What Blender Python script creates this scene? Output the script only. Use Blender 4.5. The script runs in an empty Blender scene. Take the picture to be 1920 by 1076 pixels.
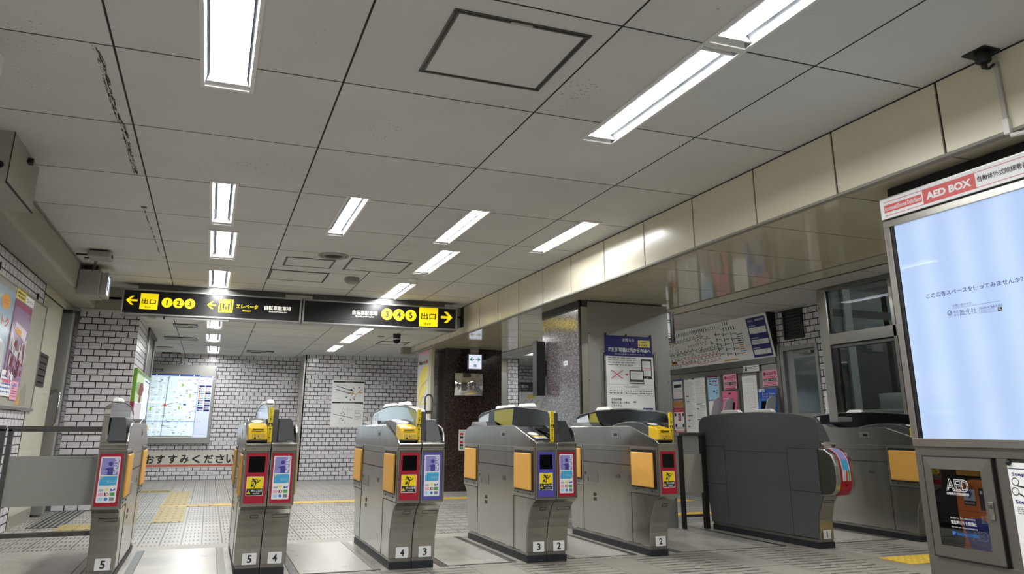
import bpy, bmesh, math, random
from mathutils import Vector, Matrix

random.seed(7)
SC = bpy.context.scene
COL = SC.collection
PI = math.pi

# ------------------------------------------------------------------ camera
cam_data = bpy.data.cameras.new('camera')
cam = bpy.data.objects.new('camera', cam_data)
COL.objects.link(cam)
CX = Vector((0.935893, -0.352262, 0.003839))
CY = Vector((-0.098308, -0.250690, 0.963063))
CZ = -Vector((0.338288, 0.901702, 0.269249))
M = Matrix.Identity(4)
for i in range(3):
    M[i][0], M[i][1], M[i][2] = CX[i], CY[i], CZ[i]
M[2][3] = 0.93
cam.matrix_world = M
cam_data.sensor_width = 36.0
cam_data.lens = 36.0 * 1425.64 / 1920.0
cam_data.shift_x = (960 - 948.29) / 1920.0
cam_data.shift_y = (406.88 - 538) / 1920.0
cam_data.clip_start = 0.02
cam_data.clip_end = 100
SC.camera = cam

# ------------------------------------------------------------------ world, exposure
world = bpy.data.worlds.new('world')
SC.world = world
world.use_nodes = True
world.node_tree.nodes['Background'].inputs[0].default_value = (0.8, 0.85, 0.9, 1)
world.node_tree.nodes['Background'].inputs[1].default_value = 0.05
SC.view_settings.view_transform = 'Standard'
SC.view_settings.look = 'None'
SC.view_settings.gamma = 1
SC.view_settings.use_curve_mapping = False
SC.view_settings.exposure = 0.0
TUBE = 66.0          # radiance of the light bars
TUBE_COL = (1.0, 0.995, 0.98)

# ------------------------------------------------------------------ materials
def s2l(c):
    return c / 12.92 if c <= 0.04045 else ((c + 0.055) / 1.055) ** 2.4

def rgb(h):
    h = h.lstrip('#')
    return tuple(s2l(int(h[i:i + 2], 16) / 255) for i in (0, 2, 4)) + (1.0,)

MATS = {}

def nodes(m):
    return m.node_tree.nodes, m.node_tree.links

def mat(name, col='#808080', rough=0.5, metal=0.0, emit=0.0, ecol=None, spec=None, trans=0.0, noise=0.0, nscale=8.0, bump=0.0, stretch=None, rnoise=0.0, coat=0.0):
    if name in MATS:
        return MATS[name]
    m = bpy.data.materials.new(name)
    m.use_nodes = True
    N, L = nodes(m)
    b = N['Principled BSDF']
    c = rgb(col) if isinstance(col, str) else col
    b.inputs['Base Color'].default_value = c
    b.inputs['Roughness'].default_value = rough
    b.inputs['Metallic'].default_value = metal
    if spec is not None:
        b.inputs['Specular IOR Level'].default_value = spec
    if coat:
        b.inputs['Coat Weight'].default_value = coat
        b.inputs['Coat Roughness'].default_value = 0.05
    if trans:
        b.inputs['Transmission Weight'].default_value = trans
    if emit:
        b.inputs['Emission Color'].default_value = rgb(ecol or col) if isinstance(ecol or col, str) else (ecol or col)
        b.inputs['Emission Strength'].default_value = emit
    if noise or bump or rnoise:
        tc = N.new('ShaderNodeTexCoord')
        mp = N.new('ShaderNodeMapping')
        L.new(tc.outputs['Object'], mp.inputs['Vector'])
        if stretch:
            mp.inputs['Scale'].default_value = stretch
        nt = N.new('ShaderNodeTexNoise')
        nt.inputs['Scale'].default_value = nscale
        nt.inputs['Detail'].default_value = 5
        L.new(mp.outputs['Vector'], nt.inputs['Vector'])
        if noise:
            mx = N.new('ShaderNodeMix'); mx.data_type = 'RGBA'
            d = [max(0, x * (1 - noise)) for x in c[:3]] + [1]
            l = [min(1, x * (1 + noise)) for x in c[:3]] + [1]
            mx.inputs[6].default_value = d
            mx.inputs[7].default_value = l
            L.new(nt.outputs['Fac'], mx.inputs[0])
            L.new(mx.outputs[2], b.inputs['Base Color'])
        if rnoise:
            mr = N.new('ShaderNodeMapRange')
            mr.inputs['From Min'].default_value = 0.3
            mr.inputs['From Max'].default_value = 0.7
            mr.inputs['To Min'].default_value = max(0.02, rough - rnoise)
            mr.inputs['To Max'].default_value = rough + rnoise
            L.new(nt.outputs['Fac'], mr.inputs['Value'])
            L.new(mr.outputs['Result'], b.inputs['Roughness'])
        if bump:
            bp = N.new('ShaderNodeBump')
            bp.inputs['Strength'].default_value = bump
            bp.inputs['Distance'].default_value = 0.01
            L.new(nt.outputs['Fac'], bp.inputs['Height'])
            L.new(bp.outputs['Normal'], b.inputs['Normal'])
    MATS[name] = m
    return m

def plane_vec(N, L, plane, off=(0, 0)):
    """vector whose x,y are the two in-plane world (object) coordinates"""
    tc = N.new('ShaderNodeTexCoord')
    sp = N.new('ShaderNodeSeparateXYZ')
    L.new(tc.outputs['Object'], sp.inputs[0])
    cb = N.new('ShaderNodeCombineXYZ')
    for k, (ax, o) in enumerate(zip(plane, off)):
        ad = N.new('ShaderNodeMath'); ad.operation = 'SUBTRACT'
        L.new(sp.outputs['XYZ'.index(ax.upper())], ad.inputs[0])
        ad.inputs[1].default_value = o
        L.new(ad.outputs[0], cb.inputs[k])
    return cb

def brick_mat(name, plane, off, bw, bh, mortar, c1, c2, cm, rough=0.2, shift=0.5, bump=0.4, spots=0.0, spot_scale=20, noise=0.12, nscale=1.3, coat=0.0):
    m = bpy.data.materials.new(name)
    m.use_nodes = True
    N, L = nodes(m)
    b = N['Principled BSDF']
    v = plane_vec(N, L, plane, off)
    bt = N.new('ShaderNodeTexBrick')
    bt.offset = shift
    bt.inputs['Scale'].default_value = 1.0
    bt.inputs['Mortar Size'].default_value = mortar
    bt.inputs['Mortar Smooth'].default_value = 0.15
    bt.inputs['Bias'].default_value = 0.0
    bt.inputs['Brick Width'].default_value = bw
    bt.inputs['Row Height'].default_value = bh
    bt.inputs['Color1'].default_value = rgb(c1)
    bt.inputs['Color2'].default_value = rgb(c2)
    bt.inputs['Mortar'].default_value = rgb(cm)
    L.new(v.outputs[0], bt.inputs['Vector'])
    nt = N.new('ShaderNodeTexNoise')
    nt.inputs['Scale'].default_value = nscale
    nt.inputs['Detail'].default_value = 4
    L.new(v.outputs[0], nt.inputs['Vector'])
    mr = N.new('ShaderNodeMapRange')
    mr.inputs['From Min'].default_value = 0.3
    mr.inputs['From Max'].default_value = 0.7
    mr.inputs['To Min'].default_value = 1 - noise
    mr.inputs['To Max'].default_value = 1.0
    L.new(nt.outputs['Fac'], mr.inputs['Value'])
    mul = N.new('ShaderNodeMix'); mul.data_type = 'RGBA'; mul.blend_type = 'MULTIPLY'
    mul.inputs[0].default_value = 1.0
    L.new(bt.outputs['Color'], mul.inputs[6])
    L.new(mr.outputs['Result'], mul.inputs[7])
    out = mul.outputs[2]
    if spots:
        n2 = N.new('ShaderNodeTexNoise')
        n2.inputs['Scale'].default_value = spot_scale
        n2.inputs['Detail'].default_value = 3
        L.new(v.outputs[0], n2.inputs['Vector'])
        n3 = N.new('ShaderNodeTexNoise')
        n3.inputs['Scale'].default_value = 1.1
        L.new(v.outputs[0], n3.inputs['Vector'])
        ad = N.new('ShaderNodeMath'); ad.operation = 'MULTIPLY'
        L.new(n2.outputs['Fac'], ad.inputs[0]); L.new(n3.outputs['Fac'], ad.inputs[1])
        m3 = N.new('ShaderNodeMapRange')
        m3.inputs['From Min'].default_value = 0.415
        m3.inputs['From Max'].default_value = 0.43
        m3.inputs['To Min'].default_value = 0.0
        m3.inputs['To Max'].default_value = spots
        L.new(ad.outputs[0], m3.inputs['Value'])
        mm = N.new('ShaderNodeMix'); mm.data_type = 'RGBA'
        L.new(m3.outputs['Result'], mm.inputs[0])
        L.new(out, mm.inputs[6])
        mm.inputs[7].default_value = rgb('#3a3833')
        out = mm.outputs[2]
    L.new(out, b.inputs['Base Color'])
    r2 = N.new('ShaderNodeMapRange')
    r2.inputs['To Min'].default_value = rough
    r2.inputs['To Max'].default_value = 0.8
    L.new(bt.outputs['Fac'], r2.inputs['Value'])
    L.new(r2.outputs['Result'], b.inputs['Roughness'])
    if bump:
        inv = N.new('ShaderNodeMath'); inv.operation = 'SUBTRACT'
        inv.inputs[0].default_value = 1.0
        L.new(bt.outputs['Fac'], inv.inputs[1])
        bp = N.new('ShaderNodeBump')
        bp.inputs['Strength'].default_value = bump
        bp.inputs['Distance'].default_value = 0.004
        L.new(inv.outputs[0], bp.inputs['Height'])
        L.new(bp.outputs['Normal'], b.inputs['Normal'])
    if coat:
        b.inputs['Coat Weight'].default_value = coat
    MATS[name] = m
    return m

class NM:
    """tiny math-node helper"""
    def __init__(s, m):
        s.N, s.L = nodes(m)
    def op(s, o, a, b=None):
        n = s.N.new('ShaderNodeMath'); n.operation = o
        for k, x in enumerate((a, b)):
            if x is None: continue
            if isinstance(x, (int, float)): n.inputs[k].default_value = x
            else: s.L.new(x, n.inputs[k])
        return n.outputs[0]
    def mix(s, f, a, b):
        n = s.N.new('ShaderNodeMix'); n.data_type = 'RGBA'
        for k, x in ((0, f), (6, a), (7, b)):
            if isinstance(x, (tuple, list)): n.inputs[k].default_value = x
            elif isinstance(x, (int, float)): n.inputs[k].default_value = x
            else: s.L.new(x, n.inputs[k])
        return n.outputs[2]
    def noise(s, scale, detail=4, vec=None):
        n = s.N.new('ShaderNodeTexNoise')
        n.inputs['Scale'].default_value = scale
        n.inputs['Detail'].default_value = detail
        if vec is None:
            vec = s.xyz_vec()
        s.L.new(vec, n.inputs['Vector'])
        return n.outputs['Fac']
    def xyz_vec(s):
        if not hasattr(s, '_tc'):
            s._tc = s.N.new('ShaderNodeTexCoord')
        return s._tc.outputs['Object']
    def xyz(s):
        sp = s.N.new('ShaderNodeSeparateXYZ')
        s.L.new(s.xyz_vec(), sp.inputs[0])
        return sp.outputs[0], sp.outputs[1], sp.outputs[2]
    def rng(s, v, a, b, c=0.0, d=1.0):
        n = s.N.new('ShaderNodeMapRange')
        for k, x in zip(('From Min', 'From Max', 'To Min', 'To Max'), (a, b, c, d)):
            n.inputs[k].default_value = x
        s.L.new(v, n.inputs['Value'])
        return n.outputs['Result']

def dash_floor():
    m = bpy.data.materials.new('slotted_floor_tile'); m.use_nodes = True
    q = NM(m); x, y, z = q.xyz()
    tx = q.op('DIVIDE', q.op('SUBTRACT', x, -0.13), 0.163)
    fx = q.op('FRACT', tx)
    dx = q.op('FRACT', q.op('MULTIPLY', tx, 5.0))
    ty = q.op('DIVIDE', q.op('SUBTRACT', y, 7.5), 0.245)
    fy = q.op('FRACT', ty)
    dash = q.op('MULTIPLY', q.op('LESS_THAN', dx, 0.33), q.op('LESS_THAN', fy, 0.46))
    inner = q.op('MULTIPLY', q.op('GREATER_THAN', fx, 0.08), q.op('LESS_THAN', fx, 0.97))
    dash = q.op('MULTIPLY', dash, inner)
    joint = q.op('LESS_THAN', fx, 0.075)
    fj = q.op('FRACT', q.op('DIVIDE', ty, 4.0))
    joint2 = q.op('MULTIPLY', q.op('LESS_THAN', fj, 0.012), 0.6)
    n = q.noise(0.9, 3); n2 = q.noise(30, 4)
    base = q.mix(q.rng(n, 0.35, 0.65), rgb('#97958f'), rgb('#b0aea8'))
    base = q.mix(q.rng(n2, 0.3, 0.8, 0, 0.25), base, rgb('#8a8880'))
    c = q.mix(q.op('MULTIPLY', dash, 0.95), base, rgb('#2b2a28'))
    c = q.mix(q.op('MAXIMUM', q.op('MULTIPLY', joint, 0.8), joint2), c, rgb('#26262a'))
    b = q.N['Principled BSDF']
    q.L.new(c, b.inputs['Base Color'])
    b.inputs['Roughness'].default_value = 0.35
    MATS['dash'] = m
    return m

def groove_floor():
    m = bpy.data.materials.new('grooved_stone_floor'); m.use_nodes = True
    q = NM(m); x, y, z = q.xyz()
    tx = q.op('DIVIDE', q.op('SUBTRACT', x, 1.81), 0.3145)
    fx = q.op('FRACT', tx)
    per = q.op('FRACT', q.op('ADD', q.op('DIVIDE', tx, 3.0), 20.0))
    smooth = q.op('LESS_THAN', per, 0.3333)
    ty = q.op('DIVIDE', q.op('SUBTRACT', y, 5.50), 0.095)
    fy = q.op('FRACT', q.op('ADD', ty, 100.0))
    wob = q.noise(6, 2)
    g = q.op('MULTIPLY', q.op('LESS_THAN', fy, q.rng(wob, 0.3, 0.7, 0.1, 0.3)), q.op('SUBTRACT', 1.0, smooth))
    g = q.op('MULTIPLY', g, q.op('MULTIPLY', q.op('GREATER_THAN', fx, 0.06), q.op('LESS_THAN', fx, 0.94)))
    joint = q.op('LESS_THAN', fx, 0.02)
    ly = q.op('FRACT', q.op('ADD', q.op('DIVIDE', q.op('SUBTRACT', y, 5.50), 0.64), 100.0))
    joint = q.op('MAXIMUM', joint, q.op('LESS_THAN', ly, 0.012))
    n = q.noise(1.2, 4); n2 = q.noise(40, 4)
    base = q.mix(q.rng(n, 0.35, 0.65), rgb('#8a877f'), rgb('#a8a49a'))
    base = q.mix(q.rng(n2, 0.3, 0.8, 0, 0.3), base, rgb('#67645d'))
    c = q.mix(q.op('MULTIPLY', g, 0.9), base, rgb('#24221f'))
    c = q.mix(q.op('MULTIPLY', joint, 0.85), c, rgb('#232225'))
    b = q.N['Principled BSDF']
    q.L.new(c, b.inputs['Base Color'])
    b.inputs['Roughness'].default_value = 0.42
    MATS['groove'] = m
    return m

def granite(name, c1, c2, c3, rough, scale=90):
    m = bpy.data.materials.new(name); m.use_nodes = True
    q = NM(m)
    v = q.N.new('ShaderNodeTexVoronoi'); v.inputs['Scale'].default_value = scale
    q.L.new(q.xyz_vec(), v.inputs['Vector'])
    sp = q.N.new('ShaderNodeSeparateColor'); q.L.new(v.outputs['Color'], sp.inputs[0])
    n = q.noise(scale * 0.6, 6)
    c = q.mix(q.rng(sp.outputs[0], 0.3, 0.7), rgb(c1), rgb(c2))
    c = q.mix(q.rng(sp.outputs[1], 0.72, 0.8, 0, 0.9), c, rgb(c3))
    c = q.mix(q.rng(n, 0.45, 0.7, 0, 0.5), c, rgb(c1))
    b = q.N['Principled BSDF']
    q.L.new(c, b.inputs['Base Color'])
    b.inputs['Roughness'].default_value = rough
    MATS[name] = m
    return m

def glass_mat(name, tint='#202a2c', refl=0.12, rough=0.0, alpha=0.15):
    """pane: mostly see-through, with a mirror film"""
    m = bpy.data.materials.new(name); m.use_nodes = True
    N, L = nodes(m)
    for n in list(N): N.remove(n)
    out = N.new('ShaderNodeOutputMaterial')
    tr = N.new('ShaderNodeBsdfTransparent'); tr.inputs[0].default_value = rgb(tint)
    gl = N.new('ShaderNodeBsdfGlossy'); gl.inputs['Roughness'].default_value = rough
    fr = N.new('ShaderNodeFresnel'); fr.inputs[0].default_value = 1.5
    ad = N.new('ShaderNodeMath'); ad.operation = 'ADD'; ad.use_clamp = True
    ad.inputs[1].default_value = refl
    L.new(fr.outputs[0], ad.inputs[0])
    mx = N.new('ShaderNodeMixShader')
    L.new(ad.outputs[0], mx.inputs[0]); L.new(tr.outputs[0], mx.inputs[1]); L.new(gl.outputs[0], mx.inputs[2])
    L.new(mx.outputs[0], out.inputs[0])
    MATS[name] = m
    return m

# ------------------------------------------------------------------ mesh builder
class Fr:
    """a flat drawing surface: origin, u direction, v direction, outward normal"""
    def __init__(s, o, u, v):
        s.o = Vector(o); s.u = Vector(u); s.v = Vector(v)
        s.n = s.u.cross(s.v).normalized()
    def p(s, a, b, d=0.0):
        return s.o + s.u * a + s.v * b + s.n * d

TXT = {}

def text_mesh(s, bold=0.0):
    k = (s, bold)
    if k in TXT:
        return TXT[k]
    c = bpy.data.curves.new('lettering', 'FONT')
    c.body = s; c.size = 1.0; c.resolution_u = 3; c.offset = bold
    o = bpy.data.objects.new('lettering_source', c)
    COL.objects.link(o)
    dg = bpy.context.evaluated_depsgraph_get()
    me = bpy.data.meshes.new_from_object(o.evaluated_get(dg))
    vs = [(v.co.x, v.co.y) for v in me.vertices]
    fs = [tuple(p.vertices) for p in me.polygons]
    bpy.data.objects.remove(o); bpy.data.curves.remove(c); bpy.data.meshes.remove(me)
    TXT[k] = (vs, fs)
    return TXT[k]

class MB:
    def __init__(s):
        s.v = []; s.f = []; s.fm = []; s.mats = []; s.sm = []
    def mi(s, m):
        if isinstance(m, str): m = MATS[m]
        if m not in s.mats: s.mats.append(m)
        return s.mats.index(m)
    def add(s, vs, fs, m, smooth=False):
        b = len(s.v); k = s.mi(m)
        s.v += [tuple(v) for v in vs]
        for f in fs:
            s.f.append(tuple(b + i for i in f)); s.fm.append(k); s.sm.append(smooth)
        return s
    def box(s, x0, x1, y0, y1, z0, z1, m):
        x0, x1 = min(x0, x1), max(x0, x1); y0, y1 = min(y0, y1), max(y0, y1); z0, z1 = min(z0, z1), max(z0, z1)
        v = [(x0, y0, z0), (x1, y0, z0), (x1, y1, z0), (x0, y1, z0), (x0, y0, z1), (x1, y0, z1), (x1, y1, z1), (x0, y1, z1)]
        return s.add(v, [(0, 3, 2, 1), (4, 5, 6, 7), (0, 1, 5, 4), (1, 2, 6, 5), (2, 3, 7, 6), (3, 0, 4, 7)], m)
    def prism(s, poly, axis, a0, a1, m, smooth=False):
        n = len(poly)
        def P(p, a):
            return {'x': (a, p[0], p[1]), 'y': (p[0], a, p[1]), 'z': (p[0], p[1], a)}[axis]
        v = [P(p, a0) for p in poly] + [P(p, a1) for p in poly]
        k = s.mi(m); b = len(s.v); s.v += v
        area = sum(poly[i][0] * poly[(i + 1) % n][1] - poly[(i + 1) % n][0] * poly[i][1] for i in range(n))
        flip = (area > 0) == (axis != 'y')
        if a1 < a0: flip = not flip
        def F(f, sm=False):
            s.f.append(tuple(b + i for i in (f if flip else f[::-1]))); s.fm.append(k); s.sm.append(sm)
        F(tuple(range(n - 1, -1, -1))); F(tuple(range(n, 2 * n)))
        for i in range(n):
            j = (i + 1) % n
            F((i, j, n + j, n + i), smooth)
        return s
    def fpoly(s, fr, pts, d, m):
        return s.add([fr.p(a, b, d) for a, b in pts], [tuple(range(len(pts)))], m)
    def frect(s, fr, u0, v0, u1, v1, d, m):
        u0, u1 = min(u0, u1), max(u0, u1); v0, v1 = min(v0, v1), max(v0, v1)
        return s.fpoly(fr, [(u0, v0), (u1, v0), (u1, v1), (u0, v1)], d, m)
    def frround(s, fr, u0, v0, u1, v1, r, d, m, n=4):
        pts = []
        for cx, cy, a in ((u1 - r, v1 - r, 0), (u0 + r, v1 - r, 90), (u0 + r, v0 + r, 180), (u1 - r, v0 + r, 270)):
            for k in range(n + 1):
                t = math.radians(a + 90 * k / n)
                pts.append((cx + r * math.cos(t), cy + r * math.sin(t)))
        return s.fpoly(fr, pts, d, m)
    def fdisc(s, fr, u, v, r, d, m, n=20, rv=None):
        rv = rv or r
        return s.fpoly(fr, [(u + r * math.cos(2 * PI * k / n), v + rv * math.sin(2 * PI * k / n)) for k in range(n)], d, m)
    def fring(s, fr, u, v, r, t, d, m, n=20):
        for k in range(n):
            a, b = 2 * PI * k / n, 2 * PI * (k + 1) / n
            s.fpoly(fr, [(u + r * math.cos(a), v + r * math.sin(a)), (u + r * math.cos(b), v + r * math.sin(b)),
                         (u + (r - t) * math.cos(b), v + (r - t) * math.sin(b)), (u + (r - t) * math.cos(a), v + (r - t) * math.sin(a))], d, m)
        return s
    def fline(s, fr, pts, w, d, m):
        for (a, b), (c, e) in zip(pts, pts[1:]):
            l = math.hypot(c - a, e - b)
            if l < 1e-9: continue
            px, py = -(e - b) / l * w / 2, (c - a) / l * w / 2
            s.fpoly(fr, [(a + px, b + py), (a - px, b - py), (c - px, e - py), (c + px, e + py)], d, m)
        return s
    def fbox(s, fr, u0, v0, u1, v1, d0, d1, m):
        v = [fr.p(a, b, d) for d in (d0, d1) for a, b in ((u0, v0), (u1, v0), (u1, v1), (u0, v1))]
        return s.add(v, [(0, 3, 2, 1), (4, 5, 6, 7), (0, 1, 5, 4), (1, 2, 6, 5), (2, 3, 7, 6), (3, 0, 4, 7)], m)
    def fframe(s, fr, u0, v0, u1, v1, w, d0, d1, m):
        s.fbox(fr, u0, v0, u1, v0 + w, d0, d1, m); s.fbox(fr, u0, v1 - w, u1, v1, d0, d1, m)
        s.fbox(fr, u0, v0 + w, u0 + w, v1 - w, d0, d1, m); s.fbox(fr, u1 - w, v0 + w, u1, v1 - w, d0, d1, m)
        return s
    def text(s, fr, t, u0, v0, u1, v1, d, m, bold=0.0, rot=0, keep=False):
        """fit the string into the rectangle (rot: 90 turns it clockwise, reading downwards)"""
        vs, fs = text_mesh(t, bold)
        if not vs: return s
        xs = [v[0] for v in vs]; ys = [v[1] for v in vs]
        x0, x1, y0, y1 = min(xs), max(xs), min(ys), max(ys)
        W, H = u1 - u0, v1 - v0
        if rot:
            sx, sy = H / max(x1 - x0, 1e-6), W / max(y1 - y0, 1e-6)
        else:
            sx, sy = W / max(x1 - x0, 1e-6), H / max(y1 - y0, 1e-6)
        ox = oy = 0.0
        if keep:
            k = min(sx, sy)
            if not rot: ox, oy = (W - k * (x1 - x0)) / 2, (H - k * (y1 - y0)) / 2
            sx = sy = k
        if rot:
            pts = [fr.p(u0 + (y - y0) * sy, v1 - (x - x0) * sx, d) for x, y in vs]
        else:
            pts = [fr.p(u0 + ox + (x - x0) * sx, v0 + oy + (y - y0) * sy, d) for x, y in vs]
        return s.add(pts, fs, m)
    def micro(s, fr, u0, v0, u1, v1, rows, d, m, seed=0, fill=0.45, gap=0.5):
        """rows of unreadably small print, as thin broken bars"""
        rnd = random.Random(seed)
        h = (v1 - v0) / rows
        for r in range(rows):
            y = v1 - (r + 0.5) * h; x = u0
            end = u1 if rnd.random() < 0.7 else u0 + (u1 - u0) * rnd.uniform(0.5, 0.95)
            while x < end:
                l = rnd.uniform(0.05, 0.2) * (u1 - u0)
                s.frect(fr, x, y - h * fill / 2, min(x + l, end), y + h * fill / 2, d, m)
                x += l + h * gap
        return s
    def tube(s, pts, r, m, n=10, closed=False, caps=True):
        P = [Vector(p) for p in pts]; N = len(P)
        ring = []; up = None
        for i in range(N):
            a = P[i - 1] if (i > 0 or closed) else P[i]
            b = P[(i + 1) % N] if (i < N - 1 or closed) else P[i]
            t = (b - a).normalized()
            if up is None:
                up = Vector((0, 0, 1)) if abs(t.z) < 0.9 else Vector((1, 0, 0))
            e = t.cross(up).normalized(); up = e.cross(t).normalized()
            rr = r[i] if isinstance(r, (list, tuple)) else r
            ring.append([P[i] + (e * math.cos(2 * PI * k / n) + up * math.sin(2 * PI * k / n)) * rr for k in range(n)])
        v = [q for rg in ring for q in rg]; f = []
        for i in range(N if closed else N - 1):
            j = (i + 1) % N
            for k in range(n):
                l = (k + 1) % n
                f.append((i * n + k, i * n + l, j * n + l, j * n + k))
        s.add(v, f, m, True)
        if caps and not closed:
            s.add(ring[0], [tuple(range(n - 1, -1, -1))], m); s.add(ring[-1], [tuple(range(n))], m)
        return s
    def lathe(s, prof, c, m, n=24, axis='z'):
        """prof: (r, h) list around the axis through c"""
        v = []; f = []
        for r, h in prof:
            for k in range(n):
                a = 2 * PI * k / n
                q = (r * math.cos(a), r * math.sin(a), h)
                if axis == 'x': q = (h, q[0], q[1])
                if axis == 'y': q = (q[0], h, q[1])
                v.append((c[0] + q[0], c[1] + q[1], c[2] + q[2]))
        for i in range(len(prof) - 1):
            for k in range(n):
                l = (k + 1) % n
                f.append((i * n + k, i * n + l, (i + 1) * n + l, (i + 1) * n + k))
        s.add(v, f, m, True)
        return s
    def cells(s, u0, u1, v0, v1, holes, P, m, maxcell=None):
        """rectangle with rectangular holes, split into cells; P maps (u,v) to a point"""
        us = sorted(set([u0, u1] + [h[0] for h in holes] + [h[1] for h in holes]))
        vs = sorted(set([v0, v1] + [h[2] for h in holes] + [h[3] for h in holes]))
        us = [u for u in us if u0 <= u <= u1]; vs = [w for w in vs if v0 <= w <= v1]
        idx = {}
        pts = []
        for i, u in enumerate(us):
            for j, w in enumerate(vs):
                idx[i, j] = len(pts); pts.append(P(u, w))
        fs = []
        for i in range(len(us) - 1):
            for j in range(len(vs) - 1):
                a, b = (us[i] + us[i + 1]) / 2, (vs[j] + vs[j + 1]) / 2
                if any(h[0] < a < h[1] and h[2] < b < h[3] for h in holes): continue
                fs.append((idx[i, j], idx[i + 1, j], idx[i + 1, j + 1], idx[i, j + 1]))
        return s.add(pts, fs, m)
    def build(s, name, parent=None, world=True, bevel=0.0, seg=2):
        off = Vector((0, 0, 0))
        if parent is not None and world:
            q = parent
            while q is not None:
                off += q.location; q = q.parent
        me = bpy.data.meshes.new(name)
        me.from_pydata([tuple(Vector(v) - off) for v in s.v], [], s.f)
        for m in s.mats: me.materials.append(m)
        me.polygons.foreach_set('material_index', s.fm)
        me.polygons.foreach_set('use_smooth', s.sm)
        me.update()
        o = bpy.data.objects.new(name, me)
        COL.objects.link(o)
        if parent is not None: o.parent = parent
        if bevel:
            b = o.modifiers.new('edge', 'BEVEL'); b.width = bevel; b.segments = seg
            b.limit_method = 'ANGLE'; b.angle_limit = math.radians(35)
        return o

def tag(o, label, cat, group=None, kind=None):
    o['label'] = label; o['category'] = cat
    if group: o['group'] = group
    if kind: o['kind'] = kind
    return o

def thing(name, label, cat, loc=(0, 0, 0), rz=0.0, group=None):
    o = bpy.data.objects.new(name, None); COL.objects.link(o)
    o.location = loc; o.rotation_euler = (0, 0, rz); o.empty_display_size = 0.1
    return tag(o, label, cat, group)

def struct(mb, name, parent=None, label=None, cat=None, bevel=0.0):
    o = mb.build(name, parent, bevel=bevel)
    if parent is None:
        o['kind'] = 'structure'
        if label: o['label'] = label
        if cat: o['category'] = cat
    return o

def kids(o):
    return [c for c in bpy.data.objects if c.parent == o]

def dup(root, loc, label, rz=None, group=None):
    r = root.copy(); COL.objects.link(r); r.location = loc
    if rz is not None: r.rotation_euler = (0, 0, rz)
    r['label'] = label
    if group: r['group'] = group
    for ch in kids(root):
        c = ch.copy(); COL.objects.link(c); c.parent = r
        for g in kids(ch):
            d = g.copy(); COL.objects.link(d); d.parent = c
    return r

# ------------------------------------------------------------------ material list
mat('steel', '#8f8d89', 0.30, 0.9, noise=0.04, nscale=3, stretch=(3, 3, 0.4))
mat('steel_gate', '#a8a6a0', 0.20, 0.95, noise=0.025, nscale=4, stretch=(3, 3, 0.35), rnoise=0.03)
mat('steel_dark', '#636260', 0.38, 0.8, noise=0.06, nscale=3)
mat('back_grey', '#5d6061', 0.33, 0.35, noise=0.06, nscale=1.5)
mat('steel_light', '#b5b3ac', 0.28, 1.0, noise=0.06, nscale=6)
mat('steel_flat', '#9c9b97', 0.40, 0.55, noise=0.06, nscale=2.0)
mat('chrome', '#c8c8c8', 0.08, 1.0)
mat('alu', '#a9a9a6', 0.35, 0.9)
mat('frame_dark', '#3b3a38', 0.4, 0.7)
mat('iron', '#2a2a2b', 0.45, 0.5)
mat('black', '#0c0c0e', 0.4)
mat('seam', '#141312', 0.7)
mat('kick', '#23262c', 0.5, 0.2)
mat('plastic_dark', '#33353a', 0.38)
mat('deck', '#4b4c4e', 0.32, 0.3)
mat('glossblack', '#060709', 0.12, 0.0, spec=0.3)
mat('pad', '#dda64c', 0.55, noise=0.1, nscale=30, bump=0.15)
mat('yellow', '#f0d400', 0.45)
mat('yellow_housing', '#dcb414', 0.35)
mat('red_panel', '#a10a2c', 0.4)
mat('blue_panel', '#4f49a6', 0.4)
mat('white', '#e4e6e8', 0.4)
mat('paper', '#eceeee', 0.6)
mat('ink', '#1b1c22', 0.6)
mat('grey_ink', '#7d8288', 0.6)
mat('faint_ink', '#a9adb2', 0.6)
mat('navy', '#1c1d6e', 0.5)
mat('lilac', '#8c88c4', 0.45)
mat('deep_blue', '#3d3a92', 0.45)
mat('cyan', '#41a3cf', 0.45)
mat('sky_blue', '#a6d3ee', 0.45)
mat('sign_red', '#c8272f', 0.5)
mat('green', '#4ea04a', 0.5)
mat('orange', '#d9601f', 0.5)
mat('bag_orange', '#f5782c', 0.6, noise=0.1, nscale=8)
mat('bag_blue', '#4452a8', 0.6)
mat('tan', '#c79a52', 0.6)
mat('pink', '#d8688f', 0.5)
mat('pink_light', '#e9a5bd', 0.5)
mat('cobalt', '#2b55b4', 0.45)
mat('azure', '#2f78cf', 0.45)
mat('ivory', '#d9d8d2', 0.35)
mat('cream', '#c9c4ae', 0.25, noise=0.04, nscale=2)
mat('cream_wall', '#c6c3b2', 0.18, noise=0.05, nscale=3)
mat('beam_cream', '#d5cfb9', 0.22, noise=0.05, nscale=1.2)
mat('beam_gap', '#1e1a15', 0.7)
mat('soffit', '#c4bda6', 0.07, noise=0.04, nscale=1.2)
mat('soffit_seam', '#2d2920', 0.7)
mat('plaster', '#a09d92', 0.7, noise=0.08, nscale=2.5)
mat('plaster_dark', '#8a877d', 0.7, noise=0.1, nscale=2.5)
mat('housing_grey', '#9b9a94', 0.5)
mat('conduit', '#b4b1a8', 0.45)
mat('reflector', '#7c828a', 0.45)
mat('cabinet', '#6b6963', 0.4, 0.5, noise=0.05, nscale=2)
mat('fixture_rim', '#d9d9d6', 0.4)
mat('lens_grey', '#8e8d86', 0.5)
mat('tube', '#ffffff', 0.5, emit=TUBE, ecol=TUBE_COL + (1,))
mat('sign_black', '#07080d', 0.22)
mat('olive', '#8d8400', 0.25)
mat('tint', '#a9bcc0', 0.08, coat=0.4)
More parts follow.
